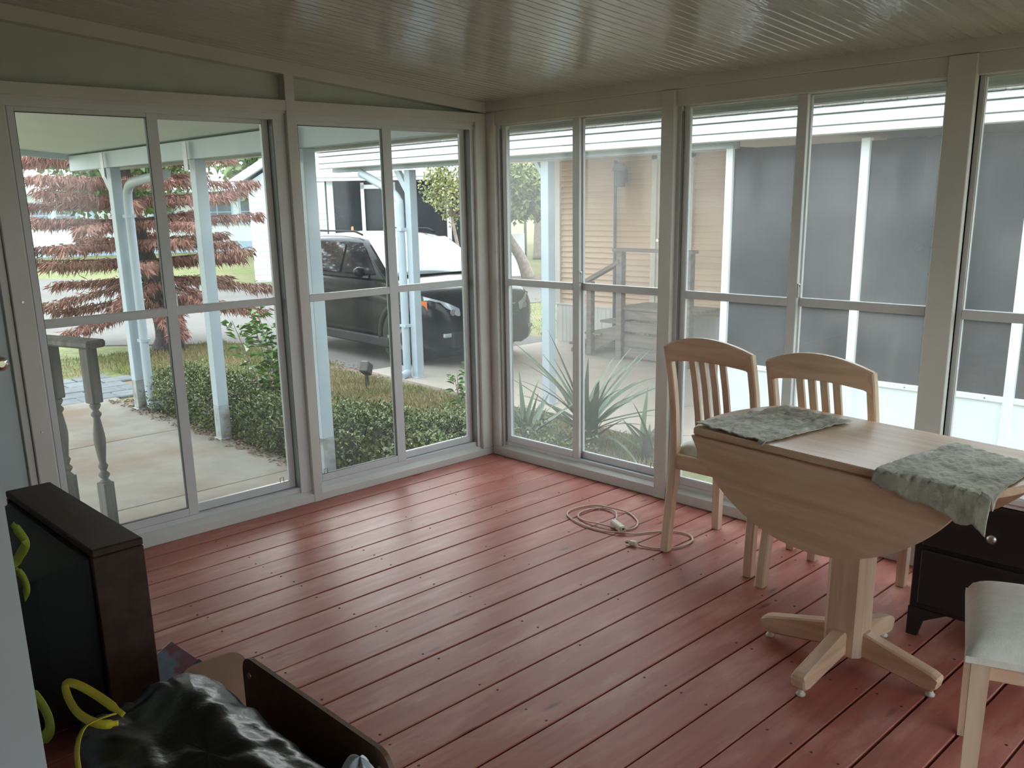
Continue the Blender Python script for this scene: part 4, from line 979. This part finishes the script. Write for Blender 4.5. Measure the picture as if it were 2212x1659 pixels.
# greenhouse: pillars and roof
gs = [(1.22, .80, 1.06, .78), (1.50, .80, 1.09, .745), (1.95, .80, 1.09, .69)]
prof = [(1.15, 1.075), (1.95, 1.50), (2.25, 1.575), (2.7, 1.60), (3.3, 1.595), (3.85, 1.55), (4.15, 1.46), (4.42, 1.08)]
secs = []
for s, z in prof:
    k = (z-1.06)/.54; w1 = .86-.20*max(0, k); zz = 1.06
    half = [(.865, zz), (w1+.03, max(zz, z-.08)), (w1-.02, max(zz, z-.02)), (w1-.16, z+.005), (0, z+.028)]
    secs.append([(x, s, q) for x, q in half]+[(-x, s, q) for x, q in half[::-1][1:]])
loft(secs).build('roof', 'car_black', car)
def cglass(name, P, m='car_glass'):
    def fn(a, b):
        p = Vector(P[0]).lerp(Vector(P[1]), a).lerp(Vector(P[3]).lerp(Vector(P[2]), a), b); return p
    mb = MB(); mb.grid(fn, 10, 10); return mb.build(name, m, car)
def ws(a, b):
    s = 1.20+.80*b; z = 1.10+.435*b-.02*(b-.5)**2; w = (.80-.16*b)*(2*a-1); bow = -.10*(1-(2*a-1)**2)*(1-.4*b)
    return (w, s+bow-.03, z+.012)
mb = MB(); mb.grid(ws, 16, 10); mb.build('windshield', 'windshield_sky_sheen', car)
for sx in (-1, 1):
    for (s0, s1, t0, t1) in ((1.42, 2.36, 1.98, 2.40), (2.44, 3.36, 2.46, 3.30), (3.43, 4.05, 3.38, 3.85)):
        z0, z1 = 1.115, 1.505 if s0 < 3.4 else 1.46
        xa_, xb_ = .868*sx, .722*sx
        P = [(xa_, s0, z0), (xa_, s1, z0), (xb_, t1, z1), (xb_, t0, z1)]
        cglass('side_window', P)
    mb = MB()
    def mir(a, b):
        th = math.pi*(b-.5); ph = 2*math.pi*a
        return (sx*1.00+.09*math.cos(th)*math.cos(ph), 1.62+.055*math.cos(th)*math.sin(ph), 1.15+.068*math.sin(th))
    mb.grid(mir, 17, 9); mb.box(sx*.86, sx*.95, 1.60, 1.65, 1.10, 1.13); mb.build('mirror', 'car_black', car)
    def hl(a, b):
        an_ = a; x = sx*(.48+.34*a); s = .045+.31*a**2.2; z = .70+.105*a-.05*(1-a)+ (b-.5)*(.20-.04*abs(a-.5))
        return (x*1.0, s-.012-.02*math.sin(math.pi*b), z)
    mb = MB(); mb.grid(hl, 12, 7); hd = mb.build('headlight', 'lamp_lens', car)
    def am(a, b):
        x = sx*(.815+.055*a); s = .27+.20*a; z = .775+.035*a+(b-.5)*.13*(1-.5*a); return (x*1.005, s-.015, z)
    mb = MB(); mb.grid(am, 6, 5); mb.build('amber_marker', 'amber', hd)
    mb = MB(); mb.lathe([(.035, 0), (.04, .02)], 14, Matrix.Translation((sx*.58, .045, .70)) @ Matrix.Rotation(math.pi/2, 4, 'X')); mb.build('bulb', 'alloy', hd)
    mb = MB(); mb.box(sx*.45, sx*.72, .02, .07, .40, .45, c=.01); mb.build('fog_lamp', 'lamp_lens', car)
    mb = MB(); mb.box(sx*.885, sx*.93, 1.05, 3.55, .20, .33, c=.02); mb.build('rocker_trim', 'tyre', car)
    mb = MB(); mb.tube([(sx*.60, 2.2, 1.60), (sx*.61, 2.4, 1.645), (sx*.61, 3.5, 1.645), (sx*.60, 3.7, 1.60)], .014, 6); mb.build('roof_rail', 'tyre', car)
    for s in (.92, 3.62):
        M = Matrix.Translation((sx*.80, s, .345)) @ Matrix.Rotation(math.pi/2, 4, 'Y')
        mb = MB(); mb.lathe([(.21, -.10), (.31, -.115), (.345, -.09), (.35, 0), (.345, .09), (.31, .115), (.21, .10)], 28, M); wh = mb.build('wheel', 'tyre', car)
        mb = MB(); mb.lathe([(.215, -.085), (.215, .085)], 20, M)
        for q in range(5):
            mb.box(-.022, .022, .03, .21, .088 if sx > 0 else -.105, .105 if sx > 0 else -.088, M=M @ Matrix.Rotation(q*2*math.pi/5, 4, 'Z'))
        mb.build('rim', 'alloy', wh)
        pts = [(.40*math.cos(t), .40*math.sin(t)) for t in np.linspace(-.15, math.pi+.15, 18)]
        mb = MB(); mb.tube([(sx*.895, s+p[0], .345+p[1]) for p in pts], .035, 6); mb.build('wheel_arch', 'tyre', car)
for i in range(5):
    mb = MB(); mb.box(-.40, .40, -.012, .03, .60+.033*i, .617+.033*i, c=.003); mb.build('grille_bar', 'alloy' if i == 4 else 'tyre', car)
mb = MB(); mb.box(-.62, .62, -.02, .06, .27, .46, c=.02); mb.build('lower_intake', 'tyre', car)
mb = MB(); mb.box(-.26, .26, -.032, -.018, .47, .58, c=.004); mb.build('plate_holder', 'tyre', car)
for sx in (-1, 1):
    mb = MB(); mb.tube([(sx*.1, 1.16, 1.10), (sx*.55, 1.22, 1.125)], .008, 5); mb.build('wiper', 'tyre', car)
# ================================================================== vegetation
def unit(n):
    v = rng.normal(size=(n, 3)); return v/np.linalg.norm(v, axis=1, keepdims=True)
def shrub(name, label, cx, cy, rx, ry, z0, z1, n, leaf, m='hedge_leaf', group=None, cat='bush'):
    """dense rounded bush: twig core plus individual leaves near its surface"""
    t = thing(name, label, cat, (cx, cy, z0), 0, group)
    h = z1-z0
    d = unit(n); d[:, 2] = np.abs(d[:, 2])*1.0
    boxy = 1/np.maximum(np.abs(d[:, :2]).max(1), np.abs(d[:, 2])*1.0)
    k = boxy**.6
    rad = (1-np.abs(rng.normal(scale=.16, size=n)))*(1+.10*np.sin(d[:, 0]*7+cx*3)*np.cos(d[:, 1]*6+cy*5)+.06*rng.normal(size=n))
    P = d*np.array([rx, ry, h])*(k*rad)[:, None]*.92
    low = rng.random(n) < .30; P[low, 2] *= rng.random(low.sum())
    D = d+.9*rng.normal(size=(n, 3)); D[:, 2] += .25
    V, T = leaves(P, D, leaf*rng.uniform(.7, 1.3, n), leaf*.55*rng.uniform(.8, 1.2, n), up=np.array([0, 0, 1.0]))
    o = link('foliage', npmesh('foliage', V, T, m), t); tag(o, kind='stuff')
    mb = MB()
    for i in range(14):
        a = 2*math.pi*i/14+random.random(); e = random.uniform(.4, .8)
        mb.tube([(0.05*math.cos(a)*rx, .05*math.sin(a)*ry, 0), (rx*e*.5*math.cos(a), ry*e*.5*math.sin(a), h*.45), (rx*e*math.cos(a), ry*e*math.sin(a), h*.80)], [.010, .007, .003], 5)
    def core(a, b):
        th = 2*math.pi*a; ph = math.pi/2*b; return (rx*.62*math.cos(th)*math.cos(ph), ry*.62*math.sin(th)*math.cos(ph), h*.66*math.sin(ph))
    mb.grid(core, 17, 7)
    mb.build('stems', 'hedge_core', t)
    return t
G = 'hedge bushes along the walkway'
HB = [(.42, 5.05, .50, .70, -.10, 'low hedge bush at the far end, beside the downspout post'), (.38, 4.05, .48, .75, -.06, 'hedge bush between the two far walkway posts'),
      (.36, 2.95, .44, .72, -.08, 'dense hedge bush at the foot of the middle walkway post'), (.46, 2.10, .50, .62, -.06, 'hedge bush beneath the tall leafy shoot, left of the window post'),
      (.52, 1.30, .50, .60, -.25, 'hedge bush under the window just left of the room corner'), (.75, .62, .55, .45, -.26, 'low hedge bush tight against the room corner')]
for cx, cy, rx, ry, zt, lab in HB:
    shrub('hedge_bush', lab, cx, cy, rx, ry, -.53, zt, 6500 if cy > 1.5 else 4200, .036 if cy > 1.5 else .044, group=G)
shrub('ground_bush', 'sparse low bush spreading on the lawn behind the hedge', 1.25, 2.05, .62, .65, -.53, -.30, 4200, .034, cat='bush')
shrub('ground_bush', 'small leafy bush below the strap-leaved plant outside the corner', 1.25, .85, .40, .42, -.53, -.18, 3000, .036, cat='bush')

def leafy_shoot(name, label, loc, hts, n, leaf, m, spread, cat='plant'):
    t = thing(name, label, cat, loc); Vs = []; Ts = []; off = 0; mb = MB()
    for si in range(hts[2]):
        a = random.random()*6.28; le = random.uniform(hts[0], hts[1]); tip = Vector((spread*math.cos(a)*random.random(), spread*math.sin(a)*random.random(), le))
        P0 = [Vector((.03*math.cos(a), .03*math.sin(a), 0)), tip*.5+Vector((.04*math.cos(a+1), .04*math.sin(a+1), 0)), tip]
        mb.tube(P0, [.009, .006, .003], 6)
        k = n//hts[2]
        tt = np.sort(rng.uniform(.25, 1.0, k)); pts = np.array([[*(P0[0].lerp(P0[1], min(1, 2*x)) if x < .5 else P0[1].lerp(P0[2], 2*x-1))] for x in tt])
        th = rng.uniform(0, 6.28, k); D = np.stack([np.cos(th), np.sin(th), rng.uniform(-.1, .8, k)], 1)
        base = pts+D*np.array([.03, .03, .01])
        V, T = leaves(base, D, leaf*rng.uniform(.6, 1.2, k), leaf*.42*rng.uniform(.8, 1.2, k), up=np.array([0, 0, 1.0]), droop=.25)
        Vs.append(V); Ts.append(T+off); off += len(V)
    mb.build('stem', 'bark', t)
    tag(link('foliage', npmesh('foliage', np.concatenate(Vs), np.concatenate(Ts), m), t), kind='stuff'); return t
leafy_shoot('tall_shrub', 'tall bright green leafy shrub rising above the hedge', (.58, 3.62, -.52), (.75, 1.12, 7), 420, .115, 'shrub_leaf', .42, 'bush')
leafy_shoot('sapling', 'small pale sapling sprouting on the lawn by the corner', (1.98, 2.52, -.52), (.38, .55, 4), 90, .085, 'shrub_leaf', .14)

def strap_plant(label, loc, n, Lr, seed, lean=(0, 0)):
    rs = random.Random(seed); t = thing('strap_leaf_plant', label, 'plant', loc, 0, 'strap-leaved plants outside the corner')
    for i in range(n):
        a = rs.uniform(0, 6.28); L = rs.uniform(*Lr); el = rs.uniform(.35, 1.35); w = rs.uniform(.018, .032); dr_ = rs.uniform(.1, .8)
        dirh = Vector((math.cos(a), math.sin(a), 0)); p = Vector((rs.uniform(-.05, .05), rs.uniform(-.05, .05), rs.uniform(.0, .2))); e = el; vs = []
        N = 9
        for k in range(N):
            s_ = Vector((-math.sin(a), math.cos(a), 0)); ww = w*(1-(k/(N-1))**2.2)+.001; mid = Vector((0, 0, -ww*.35))
            vs += [tuple(p+s_*ww), tuple(p+mid), tuple(p-s_*ww)]
            p = p+(dirh*math.cos(e)+Vector((0, 0, 1))*math.sin(e))*L/(N-1); e -= dr_*L/(N-1)*1.6
        fs = [f for k in range(N-1) for f in ((3*k, 3*k+1, 3*k+4, 3*k+3), (3*k+1, 3*k+2, 3*k+5, 3*k+4))]
        mb = MB(); mb.add(vs, fs, True); mb.build('blade', 'blade_green', t)
    mb = MB(); mb.tube([(0, 0, -.02), (0, 0, .22)], [.06, .03], 8); mb.build('crown_stem', 'hedge_core', t)
    return t
strap_plant('large arching strap-leaved plant with long blades outside the hazy window', (1.92, .92, -.52), 46, (.55, 1.05), 5)
strap_plant('darker low strap-leaved plant nearest the room corner', (1.42, 1.12, -.52), 30, (.35, .65), 9)
strap_plant('thin tuft of strap leaves on bare soil beside the driveway', (1.95, .30, -.52), 12, (.30, .55), 11)

# grass blades on the lawn strip and fallen leaves under the hedge
def region(n, polyx):
    (x0, x1), (y0, y1) = polyx; return np.stack([rng.uniform(x0, x1, n), rng.uniform(y0, y1, n), np.full(n, -.535)], 1)
P = np.concatenate([region(26000, ((.75, 2.55), (1.7, 6.0))), region(11000, ((.62, 2.8), (5.9, 9.2))), region(3000, ((-2.2, .62), (7.75, 9.6))), region(5000, ((1.2, 2.45), (.15, 1.8))), region(2500, ((6.4, 10.5), (5.4, 9.6)))])
D = rng.normal(scale=.45, size=P.shape); D[:, 2] = 1.0
V, T = leaves(P, D, rng.uniform(.035, .085, len(P)), .007, droop=.2)
tag(link('grass_blades', npmesh('grass_blades', V, T, 'grass_blade')), 'short ragged green grass on the lawn behind the hedge', 'grass', kind='stuff')
P = np.concatenate([region(1500, ((-.25, .95), (.2, 5.9))), region(900, ((1.0, 2.5), (.2, 2.0))), region(500, ((2.0, 2.95), (4.5, 6.6)))]); P[:, 2] = -.497
P[:1500, 0] = np.abs(rng.normal(scale=.25, size=1500))-.18; P[:, 2] = np.where(P[:, 0] < -.03, -.496, -.518)
D = rng.normal(size=P.shape); D[:, 2] = .25*np.abs(D[:, 2])
V, T = leaves(P, D, rng.uniform(.02, .05, len(P)), .02, up=np.array([0, 0, 1.0]))
tag(link('fallen_leaves', npmesh('fallen_leaves', V, T, 'litter')), 'dry fallen leaves scattered under the hedge', 'leaves', kind='stuff')

mat('dead_bark', (0.12, 0.065, 0.05), 0.9, var=0.3)
# ---- dead brown conifer
dt = thing('dead_conifer', 'dead conifer with drooping rust-brown foliage beyond the posts', 'tree', (1.90, 9.05, -.53))
trunk = [(.0, .0, 0), (.02, -.02, .25), (-.03, .0, .7), (-.10, .05, 1.1), (-.22, .08, 1.6), (-.30, .1, 2.2), (-.34, .1, 3.0), (-.36, .1, 4.2)]
mb = MB(); mb.tube(spline(trunk, 4), [.215-.0055*i if i > 2 else .25-.015*i for i in range(len(trunk)*4-3)], 12); mb.build('trunk', 'bark_dark', dt)
def trunk_at(z):
    for a, b in zip(trunk[:-1], trunk[1:]):
        if a[2] <= z <= b[2]:
            k = (z-a[2])/(b[2]-a[2]); return Vector(a).lerp(Vector(b), k)
    return Vector(trunk[-1])
for li, z in enumerate((.80, 1.06, 1.30, 1.58, 1.86, 2.14, 2.42, 2.72, 3.0, 3.3)):
    nb = 7
    for bi in range(nb):
        a = 2*math.pi*(bi+.37*li)/nb+random.uniform(-.15, .15); L = random.uniform(1.25, 1.75)*(1.0 if z < 2.8 else .8)
        p0 = trunk_at(z); rise = random.uniform(.0, .12) if z > 1.1 else random.uniform(-.22, .0)
        P = [p0+Vector((math.cos(a)*L*s, math.sin(a)*L*s, L*(rise*s*1.2-.10*s*s+.06*s**3))) for s in (0, .25, .5, .75, 1.0)]
        mb = MB(); mb.tube(P, [.022, .016, .010, .006, .003], 5)
        br = mb.build('branch', 'dead_bark', dt)
        n = 560
        s = rng.uniform(.10, 1.02, n)**.85; Pa = np.array([[*p] for p in P]); idx = np.clip(s*4, 0, 3.999); i0 = idx.astype(int); fr = (idx-i0)[:, None]
        base = Pa[i0]*(1-fr)+Pa[i0+1]*fr
        side = np.where(rng.random(n) < .5, -1, 1); wid = .20*(1.05-.55*s)*rng.random(n)**.7
        perp = np.array([-math.sin(a), math.cos(a), 0]); ax = np.array([math.cos(a), math.sin(a), 0])
        base = base+perp*(side*wid)[:, None]+ax*(wid*.6)[:, None]+np.stack([np.zeros(n), np.zeros(n), +.035-.085*rng.random(n)], 1)
        D = perp*(side*.35)[:, None]+ax*.45+np.stack([np.zeros(n), np.zeros(n), -rng.uniform(.35, 1.1, n)], 1)+.25*rng.normal(size=(n, 3))
        V, T = leaves(base, D, rng.uniform(.07, .17, n), rng.uniform(.012, .026, n), droop=.1)
        tag(link('dead_foliage', npmesh('dead_foliage', V, T, 'dead_needle'), br), kind='stuff')

# ---- garden spotlight
sl = thing('garden_spotlight', 'small square garden spotlight on a stake in the lawn', 'light', (2.18, 4.45, -.53), .5)
mb = MB(); mb.box(-.02, .02, -.015, .015, 0, .17, c=.004); mb.build('stake', 'spot_bronze', sl)
mb = MB(); mb.box(-.075, .075, -.05, .05, -.065, .065, c=.012, M=Matrix.Translation((0, 0, .235)) @ Matrix.Rotation(.5, 4, 'Y')); mb.build('head', 'spot_bronze', sl)
mb = MB(); mb.lathe([(.035, 0), (.032, .01)], 12, Matrix.Translation((0, 0, .165))); mb.build('knuckle', 'spot_bronze', sl)

mat('tree_leaf_pale', (0.30, 0.31, 0.13), 0.6, var=0.3)
# ---- leafy trees
def tree(name, label, base, trunk_h, lean, cr, cz, n, leaf, m, rt=.14, group=None):
    t = thing(name, label, 'tree', base, 0, group); top = Vector((lean[0], lean[1], trunk_h))
    mb = MB(); P = [Vector((0, 0, 0)), Vector((lean[0]*.3, lean[1]*.3, trunk_h*.4)), top, top+Vector((lean[0]*.3, 0, cz-trunk_h+.2))]
    mb.tube(spline(P, 4), [rt-(rt*.7)*i/12 for i in range(13)], 8); mb.build('trunk', 'bark', t)
    mb = MB(); C0 = np.array([lean[0], lean[1], cz])
    for i in range(8):
        d = unit(1)[0]; e = C0+d*np.array(cr)*.7; mb.tube([tuple(top), tuple((np.array(top)+e)/2+[0, 0, .1]), tuple(e)], [rt*.35, rt*.2, rt*.07], 5)
    mb.build('limbs', 'bark', t)
    nb = 22; bc = unit(nb)*np.array(cr)*rng.uniform(.45, .9, (nb, 1))+C0; k = n//nb
    Pp = np.repeat(bc, k, 0)+unit(nb*k)*rng.uniform(.3, 1.0, (nb*k, 1))*np.array(cr)*.42
    V, T = leaves(Pp, unit(nb*k)+np.array([0, 0, -.2]), leaf*rng.uniform(.7, 1.3, nb*k), leaf*.6)
    tag(link('foliage', npmesh('foliage', V, T, m), t), kind='stuff'); return t
tree('leaning_tree', 'green tree with a bare leaning trunk behind the parked car', (13.75, 13.35, -.52), 1.35, (-.55, .35), (1.45, 1.45, 1.15), 2.15, 9000, .15, 'tree_leaf', .19)
tree('leaning_tree', 'yellow-green tree overhanging the far screened porch', (9.75, 11.35, -.52), 1.7, (-.25, .1), (.60, .60, .75), 2.25, 1700, .085, 'tree_leaf_pale', .06)
TG = 'background trees'
for i, (x, y, cr, cz, lab) in enumerate(((20, 19, (3.2, 3.2, 2.6), 4.0, 'broad dark tree behind the tan house carport'), (15.5, 27, (3.5, 3.0, 2.4), 4.2, 'tree between the white gable house and the porch house'),
        (11, 33, (3.2, 3.0, 2.5), 4.2, 'rounded tree left of the white gable house'), (5, 54, (5, 4, 3.0), 4.5, 'far tree above the long pale house at the left'), (17, 50, (5, 4, 3.5), 5.0, 'far tree behind the long pale house'),
        (27, 12, (4, 4, 3.2), 4.4, 'far tree beyond the trailer'), (25, 28, (5, 5, 4), 5.5, 'tall far tree above the porch house roof'))):
    tree('background_tree', lab, (x, y, -.53), 2.2, (.1, .1), cr, cz, 5200, .32 if i < 3 else .42, 'tree_leaf_far', .25, TG)

# ---- far houses
class Frame:
    """local wall frame: s along the wall, d towards the camera, z up"""
    def __init__(s, p, q):
        s.p = Vector((p[0], p[1], 0)); e = Vector((q[0]-p[0], q[1]-p[1], 0)); s.L = e.length; e.normalize(); s.e = e; s.n = Vector((e.y, -e.x, 0))
        if s.n.dot(Vector((-3.6, -4, 0))-s.p) < 0: s.n = -s.n
        s.M = Matrix((s.e, s.n, Vector((0, 0, 1)))).transposed().to_4x4(); s.M.translation = s.p
    def box(s, mb, a, b, d0, d1, z0, z1, c=0): return mb.box(a, b, d0, d1, z0, z1, c, M=s.M)
def fwin(fr, house, a, b, z0, z1, nx=1, nz=2, m='far_white'):
    t = .07; mb = MB(); fr.box(mb, a-t, b+t, .0, .05, z0-t, z1+t); w_ = mb.build('window', m, house)
    for i in range(nx):
        for j in range(nz):
            mb = MB(); wa = a+(b-a)*i/nx; wb_ = a+(b-a)*(i+1)/nx; za = z0+(z1-z0)*j/nz; zb = z0+(z1-z0)*(j+1)/nz
            fr.box(mb, wa+.02, wb_-.02, .045, .06, za+.02, zb-.02); mb.build('pane', 'far_glass', w_)
# porch house behind the car
f3 = Frame((8.3, 14.5), (10.85, 12.6)); h3 = thing('porch_house', 'white-trimmed house with a dark screened porch behind the parked car', 'building')
mb = MB(); f3.box(mb, -.1, 3.3, -2.2, -1.3, -.5, 2.3); mb.build('wall', 'far_dark', h3)
mb = MB(); f3.box(mb, -.15, 3.3, -1.3, .0, .30, .36); mb.build('porch_floor', 'far_dark', h3)
mb = MB(); f3.box(mb, -.6, 3.6, .02, .30, 2.02, 2.16); mb.build('fascia', 'far_white', h3)
mb = MB(); mb.prism([(.35, 2.16), (-1.0, 2.75), (-2.4, 2.2), (-2.4, 2.05), (.35, 2.10)], 0, -.6, 3.6, M=f3.M); mb.build('roof', 'far_roof', h3)
for s, w_ in ((.10, .07), (2.83, .05), (3.24, .05)):
    mb = MB(); f3.box(mb, s-w_, s+w_, -.05, .05, .36, 2.05); mb.build('post', 'far_white', h3)
for s0, s1 in ((.17, .80), (1.60, 2.78), (2.88, 3.19)):
    mb = MB(); f3.box(mb, s0, s1, -.01, .0, .36, 2.02); mb.build('screen', 'screen_mesh', h3)
mb = MB()
for a, b, z0, z1 in ((.80, .88, .36, 1.98), (1.50, 1.60, .36, 1.98), (.80, 1.60, 1.84, 1.93), (.88, 1.50, .78, .86)): f3.box(mb, a, b, -.03, .04, z0, z1)
dd_ = mb.build('screen_door', 'far_white', h3)
mb = MB(); f3.box(mb, .88, 1.5, -.01, .0, .36, 1.84); mb.build('door_screen', 'screen_mesh', dd_)
fwin_ = Frame((8.3, 14.5), (10.85, 12.6)); fwin_.M = fwin_.M @ Matrix.Translation((0, -1.3, 0))
fwin(fwin_, h3, 1.0, 1.35, 1.15, 1.70, 1, 2, 'far_dark'); fwin(fwin_, h3, 2.0, 2.9, 1.05, 1.60, 1, 1, 'far_dark')
mb = MB(); f3.box(mb, -.15, 3.3, .0, .04, -.5, .32); mb.build('skirting', 'far_white', h3)
mb = MB(); f3.box(mb, 1.6, 3.3, .05, .07, .04, .07); mb.build('seam', 'far_dark', h3)
mb = MB(); mb.prism([(.2, .95), (.9, .42), (.9, .5), (.25, 1.0)], 0, .55, .60, M=f3.M); mb.build('stair_rail', 'rust_board', h3)
mb = MB(); mb.prism([(1.15, .45), (1.5, .78), (1.5, .86), (1.1, .47)], 1, .06, .1, M=f3.M); mb.build('door_brace', 'far_white', h3)
# tilted white panels leaning near the leaning tree
tp = thing('ramp_panels', 'pale tilted ramp panels beside the far screened porch', 'ramp')
f4 = Frame((14.0, 15.0), (15.9, 13.6))
mb = MB(); f4.box(mb, -1.6, .9, .0, .04, .02, .62, .01); mb.build('upright_panel', 'far_white', tp)
mb = MB(); mb.prism([(.05, .0), (.75, -.5), (.82, -.5), (.10, .02)], 0, -1.6, .9, M=f4.M); mb.build('sloped_panel', 'far_white', tp)
mb = MB(); f4.box(mb, -1.6, .9, .04, .07, -.02, .02); mb.build('edge_strip', 'far_dark', tp)
# white gable house
f2 = Frame((8.75, 18.95), (11.2, 17.4)); h2 = thing('gable_house', 'white clapboard house with a gable end across the street', 'building')
mb = MB(); mb.prism([(0, -.55), (3.2, -.55), (3.2, 2.1), (1.6, 3.1), (0, 2.1)], 1, -6, 0, M=f2.M); mb.build('wall', 'far_white', h2)
for i in range(16):
    mb = MB(); f2.box(mb, 0, 3.2, .0, .015, -.5+.16*i, -.36+.16*i, .004); mb.build('siding_board', 'far_white', h2)
for sg_, (a, za, b, zb) in ((0, (-.62, 1.82, 1.6, 3.2)), (1, (3.82, 1.82, 1.6, 3.2))):
    mb = MB(); mb.prism([(a, za), (a, za+.22), (b, zb+.22), (b, zb)], 1, -6, .55, M=f2.M); mb.build('roof_slope', 'far_roof', h2)
fwin(f2, h2, .55, 1.25, .72, 1.75, 1, 2, 'far_white')
mb = MB(); mb.prism([(-.45, 1.97), (0, 2.1), (0, 1.95), (-.45, 1.86)], 1, -.05, .5, M=f2.M); mb.build('eave_return', 'far_white', h2)
# long pale house far left
f1 = Frame((6.5, 40.5), (20.0, 35.0)); h1 = thing('long_house', 'long pale blue-white house far across the street behind the dead tree', 'building')
mb = MB(); f1.box(mb, 0, f1.L, -6, 0, -.55, 2.4); mb.build('wall', 'far_white', h1)
mb = MB(); mb.prism([(.5, 2.3), (-3, 3.3), (-6.5, 2.3), (-6.5, 2.15), (.5, 2.15)], 0, -.5, f1.L+.5, M=f1.M); mb.build('roof', 'far_roof', h1)
for a, w_ in ((3.0, .8), (4.1, .8), (8.1, .9), (10.2, 1.3), (11.9, 1.0)): fwin(f1, h1, a, a+w_, .75, 1.75, 2 if w_ > .9 else 1, 2, 'far_blue')
mb = MB(); f1.box(mb, 5.4, 5.6, 0, .1, -.5, 2.3); mb.build('corner_board', 'far_blue', h1)
mb = MB(); f1.box(mb, 0, f1.L, 0, .04, -.55, -.1); mb.build('skirting', 'far_blue', h1)
# camper trailer
cp = thing('camper_trailer', 'pale camper trailer parked beyond the leaning tree', 'trailer', (17.9, 14.2, -.52), -.65)
mb = MB(); mb.box(-1.6, 1.6, -.9, .9, .45, 2.0, c=.12); mb.build('shell', 'far_white', cp)
mb = MB(); mb.box(-.9, .3, -.92, -.90, .75, 1.35, c=.005); mb.build('window', 'far_glass', cp)
for x in (-.5, .4):
    mb = MB(); mb.lathe([(.2, -.1), (.3, -.08), (.3, .08), (.2, .1)], 16, Matrix.Translation((x, -.8, .3)) @ Matrix.Rotation(math.pi/2, 4, 'X')); mb.build('wheel', 'tyre', cp)
# lamp
lp = thing('yard_lamp', 'small glowing orange yard lamp among the far trees', 'lamp', (15.1, 14.8, -.35))
mb = MB(); mb.tube([(0, 0, 0), (0, 0, 2.55)], .04, 8); mb.build('pole', 'far_dark', lp)
mb = MB(); mb.lathe([(.05, 2.55), (.20, 2.60), (.20, 2.66), (.05, 2.68)], 12); mb.build('bracket', 'far_white', lp)
mb = MB(); mb.lathe([(.08, 2.68), (.17, 2.76), (.19, 2.88), (.13, 3.0), (.04, 3.04)], 14); mb.build('globe', 'lamp_orange', lp)
